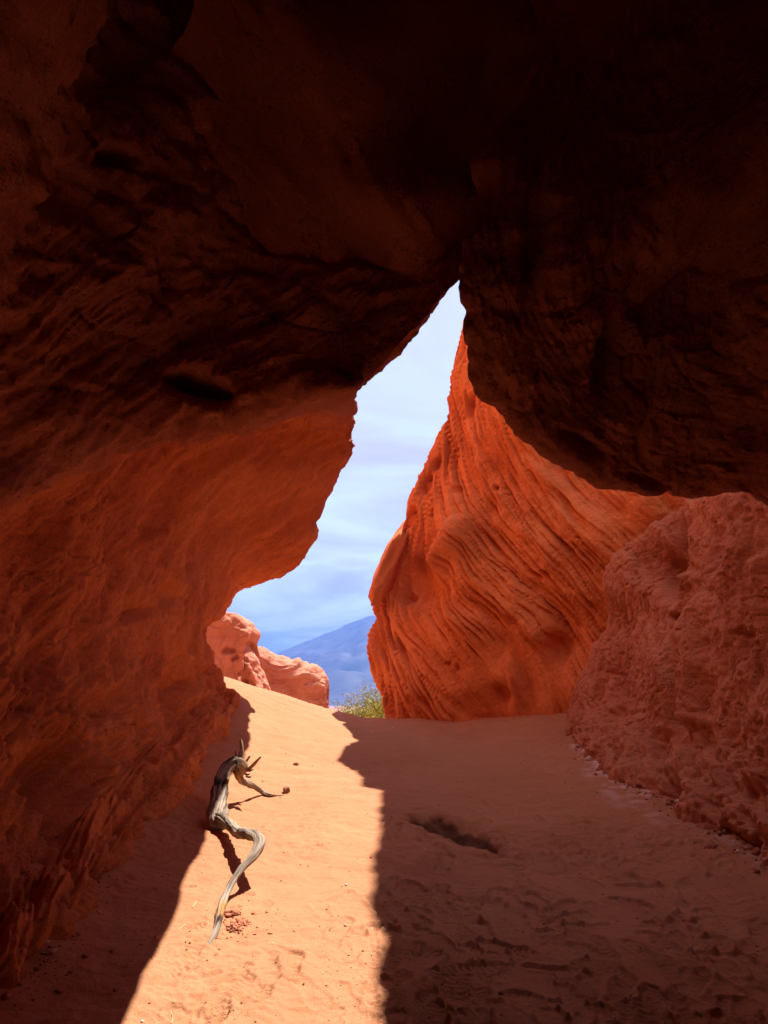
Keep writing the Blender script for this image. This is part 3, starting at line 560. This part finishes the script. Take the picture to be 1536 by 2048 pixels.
def dispO(P, px, py, n):
    s, s2, s3 = flowO(px, py), flowO2(px, py), flowO3(px, py)
    calm = sstep(np.hypot((px - 1030) / 150, (py - 1370) / 120), 0.5, 1.0)       # the smooth swept foot of the cliff
    hi = 1 - 0.6 * sstep(px + (1100 - py) * 0.6, 1080, 1260)                     # smoother upper right
    d = 0.09 * fbm(P, 0.9, 3, seed=350) + 0.012 * fbm(P, 5, 3, seed=355) + 0.006 * fbm(P, 18, 3, seed=358)
    d += calm * hi * (0.036 * np.clip(s, -2.6, 0.5) + 0.018 * np.clip(s2, -2.4, 0.9)) + 0.045 * s3 * (0.4 + 0.6 * calm)
    d -= calm * hi * 0.075 * sstep(-s2, 0.8, 1.7) * sstep(-s, 0.2, 1.0)
    pits = [(934, 815, 7, 20, 10, 0.35), (868, 930, 6, 14, 15, 0.3), (850, 970, 8, 17, 22, 0.4), (818, 1036, 9, 20, 25, 0.45), (866, 1028, 3, 9, 5, 0.15), (907, 979, 6, 7, 0, 0.2), (985, 975, 5, 5, 0, 0.15), (838, 1165, 42, 44, 10, 0.22), (815, 1195, 12, 12, 0, 0.15), (960, 1190, 1, 1, 0, 0),
            (905, 1075, 14, 55, 28, -0.22), (875, 1140, 16, 50, 12, -0.20), (1115, 1295, 22, 30, 0, 0.25), (1080, 1260, 40, 26, 30, -0.12), (1150, 1030, 46, 8, 46, 0.12), (1100, 960, 40, 12, 50, -0.10), (1130, 1000, 30, 7, 50, 0.1), (1090, 1150, 12, 6, 40, 0.12), (1065, 1150, 18, 5, 30, 0.12), (975, 1015, 12, 22, -20, 0.1), (1000, 1390, 14, 22, -25, 0.14), (893, 1328, 7, 5, 0, 0.1),
            (912, 1336, 4, 8, 0, 0.1), (1030, 1360, 12, 60, -8, -0.12), (1130, 1090, 30, 5, 40, 0.1), (940, 950, 30, 10, 70, 0.06), (760, 1240, 16, 12, 0, 0.06)]
    d = add_pits(px, py, d, pits); return d, s * 0.7 + s2 * 0.45 + s3 * 0.4
ocliff, OP, ON = rock_patch('sandstone_cliff', CO, [4, 10, 26, 84, 84, 76, 64, 54, 30, 8], [6, 40, 40, 46, 40, 42, 44, 42, 42, 50, 36, 18, 6, 4, 3], M_cliff, dispO)
tag(ocliff, 'tall striped orange sandstone cliff leaning over the sand, in shade beyond the cave mouth', 'cliff')

# ------------------------------------------------------------------ weathered branch on the sand
def tube(name, pts, radii, parent, mat, seg=22, per=16, flute=0.22, seed=0, base=(0, 0, 0), stain=None, raw=None, twist=1.2, tip=True):
    C = np.concatenate([np.array(pts, float), np.array(radii, float)[:, None]], 1); D = catmull(C, [per] * (len(pts) - 1), 0)
    c, r = D[:, :3], np.maximum(D[:, 3], 0.0015)
    T = np.gradient(c, axis=0); T /= np.linalg.norm(T, axis=1, keepdims=True)
    s = np.concatenate([[0], np.cumsum(np.linalg.norm(np.diff(c, axis=0), axis=1))])
    u = np.cross(T[0], [0.3, 0.2, 0.9]); u /= np.linalg.norm(u); U = []
    for t in T:
        u = u - t * (u @ t); u /= np.linalg.norm(u); U.append(u.copy())
    U = np.array(U); Vv = np.cross(T, U)
    th = np.linspace(0, 2 * math.pi, seg, endpoint=False)[None, :] + (twist * s * 3)[:, None]
    q = np.stack([np.cos(th - (twist * s * 3)[:, None]) * 1.6, np.sin(th - (twist * s * 3)[:, None]) * 1.6, np.repeat((s * 2.2)[:, None], seg, 1)], -1)
    kn = np.stack([np.cos(th) * 1.3, np.sin(th) * 1.3, np.repeat((s * 9)[:, None], seg, 1)], -1)
    fl = 1 + 0.20 * (flute > 0) * fbm(kn + seed, 1.0, 3, seed=seed + 20) + flute * ridged(q + seed * 7.3, 1.0, 3, seed=seed) * 0.8 - 0.28 * (flute > 0) * sstep(noise(q * np.array([2.6, 2.6, 0.7]) + seed, 1.0, seed + 5), 0.35, 0.6) + 0.10 * noise(np.stack([np.cos(th), np.sin(th), np.repeat((s * 14)[:, None], seg, 1)], -1) * 1.2, 1.0, seed + 3)
    rr = r[:, None] * fl
    P = c[:, None, :] + rr[..., None] * (np.cos(th)[..., None] * U[:, None, :] + np.sin(th)[..., None] * Vv[:, None, :])
    n = len(c); P = np.concatenate([np.repeat(c[:1, None, :], seg, 1), P, np.repeat(c[-1:, None, :] + (T[-1] * 0.004 if tip else 0), seg, 1)])
    fib = np.stack([np.cos(th - (twist * s * 3)[:, None]) * 5, np.sin(th - (twist * s * 3)[:, None]) * 5, np.repeat((s * 5)[:, None], seg, 1)], -1)
    fib = np.concatenate([fib[:1], fib, fib[-1:]]) + seed
    def chan(f):
        if f is None: return np.zeros((n + 2, seg))
        v = np.array([f(k / (n - 1)) for k in range(n)]); v = np.concatenate([v[:1], v, v[-1:]])[:, None]
        return np.clip(v * (0.75 + 0.9 * noise(fib, 0.6, seed + 9)), 0, 1)
    me = mesh_from(name, P - np.array(base), grid_faces(n + 2, seg, True), mat, attrs={'fibre': (fib * np.array([1.0, 1.0, 0.55])).reshape(-1, 3), 'stain': chan(stain), 'raw': chan(raw)})
    return link(name, me, parent)
def zp(x, y): return 330 + x * 0.3255, 1440 + y * 0.3255
def zat(x, y, Y): return at(*zp(x, y), Y)
def zg(x, y, h): return ground_hit(*zp(x, y), h)
bbase = ground_hit(436, 1645)
branch = bpy.data.objects.new('driftwood_branch', None); COL.objects.link(branch); branch.location = bbase; branch.empty_display_size = 0.1
tag(branch, 'grey weathered crooked dead branch lying on the sunlit sand', 'branch')
tr_pts = [zat(462, 255, 7.0), zat(425, 262, 6.95), zat(385, 285, 6.85), zat(350, 345, 6.72), zat(335, 430, 6.55), zat(325, 520, 6.40), zat(320, 585, 6.28), zat(322, 632, 6.17), zat(324, 655, 6.13)]
trunk = tube('trunk', tr_pts, [0.026, 0.040, 0.043, 0.046, 0.049, 0.056, 0.057, 0.052, 0.036], branch, M_wood, seg=44, per=26, flute=0.38, seed=1, base=bbase, stain=lambda t: 1.3 * (1 - sstep(t, 0.14, 0.42)) + 1.2 * math.exp(-((t - 0.48) / 0.07) ** 2) + 0.5 * sstep(t, 0.93, 1.0), twist=0.5)
ll = [zat(318, 606, 6.2), zat(362, 618, 6.08), zat(405, 652, 5.85), zat(455, 692, 5.55), zat(515, 700, 5.28), zat(572, 722, 5.08), zat(582, 772, 5.0), zat(540, 842, 4.9), zat(470, 915, 4.82), zat(415, 990, 4.74), zat(375, 1070, 4.64), zg(342, 1160, 0.035), zg(325, 1240, 0.025), zg(295, 1330, 0.018), zg(258, 1400, 0.008)]
tube('limb', ll, [0.036, 0.033, 0.027, 0.028, 0.027, 0.025, 0.024, 0.020, 0.016, 0.015, 0.016, 0.019, 0.017, 0.012, 0.002], branch, M_wood, seg=36, per=20, flute=0.36, seed=2, base=bbase,
     stain=lambda t: 0.7 * math.exp(-((t - 0.28) / 0.05) ** 2) + 0.9 * math.exp(-((t - 0.86) / 0.03) ** 2) + 0.4 * (1 - sstep(t, 0, 0.08)), raw=lambda t: 0.8 * math.exp(-((t - 0.80) / 0.04) ** 4), twist=0.45)
knot = tube('knot', [zat(425, 262, 6.95), zat(458, 268, 6.98), zat(478, 292, 7.0), zat(468, 330, 7.02)], [0.045, 0.046, 0.044, 0.03], branch, M_wood, seg=20, per=10, flute=0.5, seed=5, base=bbase, stain=lambda t: 1.1 - 0.9 * t, raw=lambda t: 0.5 * t)
am = [zat(425, 285, 6.98), zat(445, 325, 7.0), zat(465, 365, 7.05), zat(510, 388, 7.15), zat(560, 415, 7.25), zat(600, 445, 7.32), zg(640, 463, 0.012), zg(690, 466, 0.002), zg(735, 462, -0.005)]
tube('side_limb', am, [0.026, 0.028, 0.030, 0.024, 0.019, 0.017, 0.013, 0.007, 0.005], branch, M_wood, seg=20, per=14, flute=0.28, seed=3, base=bbase, stain=lambda t: 0.8 * (1 - sstep(t, 0.05, 0.2)) + 0.3 * math.exp(-((t - .8) / .05) ** 2), raw=lambda t: 0.7 * math.exp(-((t - 0.16) / 0.06) ** 2))
for k, (pp, rr, rw) in enumerate((([zat(470, 260, 7.0), zat(476, 215, 7.02), zat(472, 165, 7.03), zat(465, 120, 7.05)], [0.020, 0.015, 0.014, 0.011], 0.25),
                  ([zat(480, 310, 7.02), zat(515, 300, 7.0), zat(548, 268, 6.98), zat(588, 226, 6.95)], [0.018, 0.015, 0.013, 0.009], 0.4),
                  ([zat(485, 285, 7.02), zat(500, 255, 7.03), zat(522, 222, 7.04)], [0.016, 0.012, 0.009], 0.3),
                  ([zat(452, 262, 7.0), zat(440, 220, 7.0), zat(432, 188, 7.0)], [0.012, 0.008, 0.003], 0),
                  ([zat(448, 262, 6.98), zat(456, 215, 6.98), zat(462, 178, 6.97)], [0.010, 0.006, 0.002], 0),
                  ([zat(500, 310, 7.0), zat(525, 312, 6.98), zat(545, 302, 6.96)], [0.010, 0.007, 0.003], 0.1),
                  ([zat(372, 385, 6.6), zat(382, 372, 6.58), zat(390, 368, 6.57)], [0.020, 0.012, 0.004], 0),
                  ([zat(300, 440, 6.52), zat(289, 432, 6.5), zat(284, 428, 6.5)], [0.014, 0.008, 0.003], 0),
                  ([zat(500, 345, 7.08), zat(520, 352, 7.06), zat(528, 345, 7.05)], [0.010, 0.008, 0.003], 0),
                  ([zat(492, 330, 7.04), zat(512, 335, 7.02), zat(522, 328, 7.0)], [0.009, 0.006, 0.002], 0))):
    tube('snapped_twig', pp, rr, knot if k not in (6, 7) else trunk, M_wood, seg=12, per=8, flute=0.2, seed=10 + k, base=bbase, stain=(lambda t: 0.9) if rw == 0 else (lambda t: 0.25), raw=(lambda t, q=rw: q))

# ------------------------------------------------------------------ stones, clods, straws, grit
def stone_mesh(name, r, seed, mat, squash=0.6, n=9, m=14, rough=0.3):
    th = np.linspace(0, math.pi, n)[:, None]; ph = np.linspace(0, 2 * math.pi, m, endpoint=False)[None, :]
    D = np.stack([np.sin(th) * np.cos(ph), np.sin(th) * np.sin(ph), np.cos(th) * np.ones_like(ph)], -1)
    k = 1 + rough * fbm(D, 1.3, 3, seed=seed); P = D * k[..., None] * r * np.array([1, 0.8, squash])
    return mesh_from(name, P, grid_faces(n, m, True)[:, ::-1], mat)
def stone(name, px, py, wpx, seed, mat, label, cat='stone', squash=0.65, group=None, sink=0.25, rough=0.35):
    p = ground_hit(px, py); p[2] = sand_z(p[0], p[1]); r = wpx / F * p[1] * 0.52
    o = link(name, stone_mesh(name, r, seed, mat, squash, 12, 18, rough)); o.location = (p[0], p[1], p[2] + r * squash * (1 - 2 * sink)); o.rotation_euler = (0, 0, seed * 1.3)
    return tag(o, label, cat, group)
stone('stone', 572, 1586, 15, 1, M_stone, 'small jagged brown stone at the tip of the branch side limb', squash=1.0, rough=0.5)
stone('stone', 592, 1528, 10, 2, M_stone, 'dark pebble alone on the sunlit sand above the branch side limb', squash=0.7)
stone('stone', 692, 1771, 6, 3, M_white, 'tiny pale pebble on the sunlit sand right of the branch limb', squash=0.9)
stone('stone', 691, 1847, 7, 4, M_grey, 'small grey pebble on the sunlit sand near the bottom of the strip of light')
stone('stone', 765, 1846, 6, 5, M_stone, 'tiny dark pebble at the edge between sunlit and shaded sand')
stone('stone', 970, 1634, 7, 6, M_white, 'small pale pebble in the shade right of the dark hollow')
stone('stone', 1002, 1999, 9, 7, M_stone, 'dark pebble in the shaded footprints at the bottom of the picture')
stone('stone', 230, 1984, 9, 8, M_stone, 'dark pebble in the shade left of the sunlit strip')
stone('stone', 222, 1915, 8, 9, M_stone, 'dark crumb of rock on the shaded slope under the left wall')
clod = stone('dirt_clod', 462, 1836, 26, 12, M_clod, 'crumbly red clod of earth beside the lower end of the branch', 'clod', 0.45, rough=0.7)
c0 = ground_hit(476, 1856); r_ = np.random.default_rng(3)
Vc, Fc = [], []
for k in range(260):
    a = r_.normal(0, 1, 2) * (1 if k < 180 else 2.2); x, y = c0[0] + a[0] * 0.030, c0[1] + a[1] * 0.05; q = 0.002 + 0.010 * r_.random() ** 3
    z = sand_z(x, y); b = len(Vc); J = r_.normal(0, q * 0.3, (6, 3)); O6 = np.array([[q * 1.3, 0, 0], [0, q, 0], [-q, 0, 0], [0, -q * 1.2, 0], [0, 0, q * 0.7], [0, 0, -q]]) + J + [x, y, z + q * 0.3]
    Vc += list(O6); Fc += [[b + i, b + j, b + k_] for i, j, k_ in ((0, 1, 4), (1, 2, 4), (2, 3, 4), (3, 0, 4), (1, 0, 5), (2, 1, 5), (3, 2, 5), (0, 3, 5))]
o = link('crumbled_earth', mesh_from('crumbled_earth', Vc, Fc, M_clod, False)); tag(o, 'scatter of red crumbs around the clod beside the branch', 'earth', kind='stuff')
# loose grit over the whole floor
Vc, Fc, Mi = [], [], []
for k in range(5200):
    if k < 2600: px, py = r_.uniform(240, 1540), 1420 + 640 * r_.random()
    elif k < 4200:
        t = r_.random(); px = 1140 + 420 * t + r_.normal(0, 22); py = 1475 + 250 * t + r_.normal(0, 16)
    else:
        t = r_.random(); px = 400 - 380 * t + r_.normal(0, 34); py = 1460 + 560 * t + r_.normal(0, 24)
    p = ground_hit(px, py); q = (0.0016 + 0.006 * r_.random() ** 5 + (0.022 * r_.random() ** 14 if k >= 2600 else 0)) * (1 if k < 2600 else (1.6 if k < 4200 else 1.0)) * (0.6 + p[1] * 0.08)
    z = sand_z(p[0], p[1]); b = len(Vc); O6 = np.array([[q, 0, 0], [0, q, 0], [-q, 0, 0], [0, -q, 0], [0, 0, q * .7], [0, 0, -q]]) + r_.normal(0, q * 0.25, (6, 3)) + [p[0], p[1], z + q * 0.3]
    Vc += list(O6); Fc += [[b + i, b + j, b + k_] for i, j, k_ in ((0, 1, 4), (1, 2, 4), (2, 3, 4), (3, 0, 4), (1, 0, 5), (2, 1, 5), (3, 2, 5), (0, 3, 5))]; Mi += [0 if r_.random() < (0.6 if k < 4200 else 0.15) else (1 if r_.random() < 0.75 else 2)] * 8
me = mesh_from('grit', Vc, Fc, M_stone, False); me.materials.append(M_clod); me.materials.append(M_white); me.polygons.foreach_set('material_index', np.array(Mi, np.int32))
tag(link('grit', me), 'loose crumbs of rock strewn over the sand', 'grit', kind='stuff')
for pts, label in (((( 775, 1660), (790, 1685), (808, 1704)), 'thin dry straw in the shade beside the edge of the light'),
                   (((885, 1842), (915, 1846), (945, 1853)), 'pale dry straw across the shaded footprints'),
                   (((342, 2018), (346, 2030), (343, 2045)), 'short pale straw on the sunlit sand at the bottom edge'),
                   (((1010, 1912), (1020, 1905), (1034, 1898)), 'short dry straw in the shaded sand right of the long pale straw'),
                   (((354, 1862), (362, 1858), (370, 1852)), 'short white straw left of the branch tip at the edge of the light'),
                   (((385, 1815), (390, 1808), (393, 1800)), 'tiny pale straw on sunlit sand left of the branch limb')):
    pp = [ground_hit(*q) for q in pts]
    for q in pp: q[2] = sand_z(q[0], q[1]) + 0.004
    b0 = pp[0].copy(); o = tube('straw', pp, [0.0018] * 3, None, M_straw, seg=6, per=6, flute=0, seed=3, base=b0); o.location = b0; tag(o, label, 'straw', 'straws on the sand')

# ------------------------------------------------------------------ outside: outcrops, shrub, mountain, haze
def outcrop(name, outline, Y, depth, label, mat, disp, n=110, m=120):
    """rock mass from its skyline: cross-sections run front foot -> skyline -> back foot, along the skyline"""
    rows_ = []
    for (px, py, yo, lean) in outline:
        t = at(px, py, Y + yo); g = float(ground_base(t[0], t[1])) - 0.8; h = t[2] - g
        rows_.append([(t[0], t[1] - depth * 0.55, g - 0.3), (t[0] + 0.02, t[1] - depth * 0.52, g + h * 0.15), (t[0] + lean * 0.3, t[1] - depth * 0.48, g + h * 0.42), (t[0] + lean, t[1] - depth * 0.46, g + h * 0.68), (t[0], t[1] - depth * 0.50, g + h * 0.90), (t[0], t[1] - depth * 0.2, t[2]), (t[0], t[1] + depth * 0.5, g + h * 0.85), (t[0], t[1] + depth, g - 0.3)])
    C = np.array(rows_); k = max(4, n // (len(rows_) - 1))
    P = catmull(catmull(C, [k] * (len(rows_) - 1), 0), [14, 20, 22, 22, 18, 12, 8], 1); nn = grid_normals(P); view = np.array([0, 0, CAMZ]) - P
    px, py = project(P); sg = 1 if ((nn * view).sum(-1) > 0)[:, 10:80].mean() > 0.5 else -1; nn *= sg
    d, st = disp(P, px, py); P = P + nn * d[..., None]; f = grid_faces(*P.shape[:2])
    if sg < 0: f = f[:, ::-1]
    loc = np.array([P[..., 0].mean(), P[..., 1].mean(), float(ground_base(P[..., 0].mean(), P[..., 1].mean()))])
    o = link(name, mesh_from(name, P - loc, f, mat, attrs={'streak': st})); o.location = loc
    return tag(o, label, 'rock')
def dispA(P, px, py):
    c = cells(P, (4.2, 4.2, 5.2), 3); hon = sstep(-np.abs(px - (455 + (py - 1290) * 0.75)), -34, -12) * sstep(py, 1275, 1295)
    band = noise(P, (0.8, 0.8, 7), 502)
    ck, dome = cracks(P, (1.4, 1.4, 2.2), 581, 0.06)
    return 0.10 * fbm(P, 0.9, 3, seed=500) + 0.05 * band + 0.03 * fbm(P, 5, 3, seed=505) + 0.07 * (0.5 - dome) - 0.03 * ck - 0.16 * hon * (1 - sstep(c, 0.15, 0.5)), band * 1.2
outcrop('rock_outcrop', [(330, 1262, 0, -.1), (400, 1238, 0, -.1), (440, 1229, 0, -.15), (470, 1231, 0, -.2), (495, 1241, 0, -.25), (508, 1256, 0, -.35), (503, 1277, 0.1, -.1), (497, 1292, .3, 0.05), (512, 1330, .3, .1), (526, 1372, .3, .1), (532, 1400, .3, 0)], 20.5, 1.5,
        'pink mushroom-topped rock pitted with small holes, beside the dark left wall', M_far, dispA, n=160)
def dispB(P, px, py):
    lay = ridged(P + 0.25 * np.stack([noise(P, 1.2, 610), noise(P, 1.2, 611), noise(P, 1.2, 612)], -1), (0.5, 0.5, 4.5), 2, seed=602); m = np.exp(-(((px - 600) / 36) ** 2 + ((py - 1335) / 30) ** 2))
    ck, dome = cracks(P, (1.1, 1.1, 2.4), 681, 0.06)
    return 0.08 * fbm(P, 0.9, 4, seed=600) + 0.08 * (0.5 - dome) - 0.035 * ck + (0.035 + 0.06 * m) * lay + 0.02 * fbm(P, 7, 2, seed=606), lay * 0.5 + 1.6 * m
outcrop('rock_outcrop', [(440, 1320, 0, 0), (485, 1306, 0, 0), (505, 1300, 0, 0), (520, 1298, 0, 0), (535, 1301, 0, 0), (560, 1312, 0, 0), (590, 1322, 0, 0), (620, 1334, 0, 0), (643, 1346, 0, .05), (654, 1356, 0, .1), (650, 1372, .2, .1), (644, 1392, .2, 0), (640, 1405, .2, 0)], 25.0, 1.8,
        'low pink rock ridge with a blunt right end, below the blue mountain', M_far, dispB, n=160)
# the two crags where the rims catch the sun
def crag(name, parts, label, mat, seed):
    for (px, py, Y, rx, rz, tilt) in parts:
        p = at(px, py, Y); n_, m_ = 26, 34; th = np.linspace(0, math.pi, n_)[:, None]; ph = np.linspace(0, 2 * math.pi, m_, endpoint=False)[None, :]
        D = np.stack([np.sin(th) * np.cos(ph), np.sin(th) * np.sin(ph), np.cos(th) * np.ones_like(ph)], -1)
        Q = D * (1 + 0.22 * fbm(D + seed, 1.4, 3, seed=seed) + 0.05 * fbm(D, 6, 2, seed=seed))[..., None] * np.array([rx, 0.5, rz])
        c, s = math.cos(tilt), math.sin(tilt); Q = np.stack([Q[..., 0] * c + Q[..., 2] * s, Q[..., 1], -Q[..., 0] * s + Q[..., 2] * c], -1)
        o = link(name, mesh_from(name, Q, grid_faces(n_, m_, True)[:, ::-1], mat, attrs={'streak': noise(Q, 9, seed) * 0.8})); o.location = p; tag(o, label, 'rock')
crag('rock_slab', [(783, 1120, 13.95, 0.2, 0.75, 0.42)], 'thick rounded slab leaning on the left edge of the striped cliff', M_cliff, 5)

# shrub half hidden by the cliff
sh = bpy.data.objects.new('desert_shrub', None); COL.objects.link(sh)
sp = at(748, 1400, 22.0); sp[2] = float(ground_base(sp[0], sp[1])); sh.location = sp
tag(sh, 'green desert shrub growing just beyond the crest of sand beside the cliff', 'shrub')
r_ = np.random.default_rng(9); Vs, Fs, Vl, Fl = [], [], [], []
for k in range(70):
    az = r_.uniform(0, 2 * math.pi); el = r_.uniform(0.5, 1.5); L = r_.uniform(1.0, 1.75) * (0.8 + 0.2 * math.sin(el)); p = np.array([0, 0, -0.1]); d = np.array([math.cos(az) * math.cos(el), math.sin(az) * math.cos(el), math.sin(el)]); prev = None
    for j in range(9):
        w = 0.014 * (1 - j / 9.5); side = np.cross(d, [0, 0, 1.0]); side /= np.linalg.norm(side) + 1e-6; up = np.cross(side, d)
        ring = [p + side * w, p + up * w, p - side * w, p - up * w]; b = len(Vs); Vs += ring
        if prev is not None: Fs += [[prev + q, prev + (q + 1) % 4, b + (q + 1) % 4, b + q] for q in range(4)]
        prev = b
        if j > 2:
            for _ in range(46):
                c = p + r_.normal(0, 0.10, 3); a1 = r_.normal(0, 1, 3); a1 /= np.linalg.norm(a1); a1[2] = abs(a1[2]); a2 = np.cross(a1, r_.normal(0, 1, 3)); a2 /= np.linalg.norm(a2)
                l_ = r_.uniform(0.05, 0.095); b = len(Vl); Vl += [c, c + a1 * l_ * .5 + a2 * .012, c + a1 * l_, c + a1 * l_ * .5 - a2 * .012]; Fl.append([b, b + 1, b + 2, b + 3])
        d = d + r_.normal(0, 0.16, 3); d /= np.linalg.norm(d); p = p + d * L / 8
link('stems', mesh_from('stems', Vs, Fs, M_twig), sh); link('foliage', mesh_from('foliage', Vl, Fl, M_leaf, False), sh)
# dry tufts at the foot of the far rocks
for k, (px, py, Y) in enumerate(((560, 1386, 17.5), (585, 1390, 18.0), (655, 1400, 19.0), (700, 1412, 18.5))):
    g = at(px, py, Y); g[2] = float(ground_base(g[0], g[1])) - 0.02; Vs, Fs = [], []
    for j in range(70):
        az = r_.uniform(0, 6.28); l_ = r_.uniform(0.12, 0.34); sp_ = r_.uniform(0.1, 0.6); b = len(Vs); o0 = np.array([r_.normal(0, .09), r_.normal(0, .09), 0]); tip = o0 + np.array([math.cos(az) * sp_ * l_, math.sin(az) * sp_ * l_, l_]); w = np.array([-math.sin(az), math.cos(az), 0]) * 0.004
        Vs += [o0 - w, o0 + w, (o0 + tip) / 2 + w + [0, 0, .03], (o0 + tip) / 2 - w + [0, 0, .03], tip, tip + w * .2]; Fs += [[b, b + 1, b + 2, b + 3], [b + 3, b + 2, b + 5, b + 4]]
    o = link('grass_tuft', mesh_from('grass_tuft', Vs, Fs, M_straw, False)); o.location = g
    tag(o, ['dry grass tuft below the left part of the pink rock ridge', 'dry grass tuft below the middle of the pink rock ridge', 'dry grass tuft just right of the blunt end of the pink ridge', 'dry grass tuft on the sand crest left of the shrub'][k], 'grass', 'dry tufts along the crest')

def mountain():
    m, n, l, b = new_mat('mountain_rock'); g = n.new('ShaderNodeNewGeometry'); f = nodes_noise(n, l, g.outputs['Position'], 0.012, 8, 0.65)
    l.new(nodes_ramp(n, l, f, [(0.3, (0.04, 0.04, 0.045)), (0.7, (0.09, 0.08, 0.08))]), b.inputs['Base Color'])
    nx, ny = 360, 220; xs = np.linspace(-1700, 3200, nx); D = np.linspace(1500, 4600, ny); X, Y = np.meshgrid(xs, D, indexing='ij')
    rx = np.interp(X, [-1700, -900, -560, -430, -330, -210, -64, 120, 500, 1100, 2000, 3200], [20, 90, 140, 180, 222, 268, 330, 360, 375, 380, 360, 300])   # ridge height
    ridge_y = 3000.0
    prof = np.where(Y < ridge_y, np.clip((Y - 1700) / (ridge_y - 1700), 0, 1) ** 1.15, np.clip(1 - (Y - ridge_y) / 1500, 0, 1))
    P = np.stack([X, Y, 0 * X], -1); wr = P + 60 * np.stack([noise(P, .006, 701), noise(P, .006, 702), 0 * X], -1)
    det = ridged(wr, (.0048, .0042, 1), 5, seed=700)
    Z = -14 + prof * rx + (det - 0.9) * 26 * np.clip(prof * 3, 0, 1) * (1 - 0.96 * np.exp(-((Y - ridge_y) / 330) ** 2)) + 5 * fbm(P, .02, 3, seed=710) * np.clip(prof * 4, 0, 1)
    Z = np.where(prof <= 0, -40, Z)
    o = link('mountain', mesh_from('mountain', np.stack([X, Y, Z], -1), grid_faces(nx, ny), m)); tag(o, kind='structure')
mountain()
def haze():
    m = bpy.data.materials.new('haze'); m.use_nodes = True; n = m.node_tree.nodes; n.clear(); ou = n.new('ShaderNodeOutputMaterial'); v = n.new('ShaderNodeVolumePrincipled')
    v.inputs['Color'].default_value = (0.17, 0.36, 1.0, 1); v.inputs['Density'].default_value = 3.6e-4; v.inputs['Anisotropy'].default_value = 0.0
    m.node_tree.links.new(v.outputs[0], ou.inputs['Volume'])
    x0, x1, y0, y1, z0, z1 = -17000.0, 17000.0, -30.0, 9300.0, -75.0, 450.0
    V = [(x, y, z) for x in (x0, x1) for y in (y0, y1) for z in (z0, z1)]
    F_ = [(0, 1, 3, 2), (4, 6, 7, 5), (0, 4, 5, 1), (2, 3, 7, 6), (0, 2, 6, 4), (1, 5, 7, 3)]
    o = link('haze', mesh_from('haze', V, F_, m, False)); tag(o, 'thin blue air between the cave and the mountain', 'haze', kind='stuff')
haze()
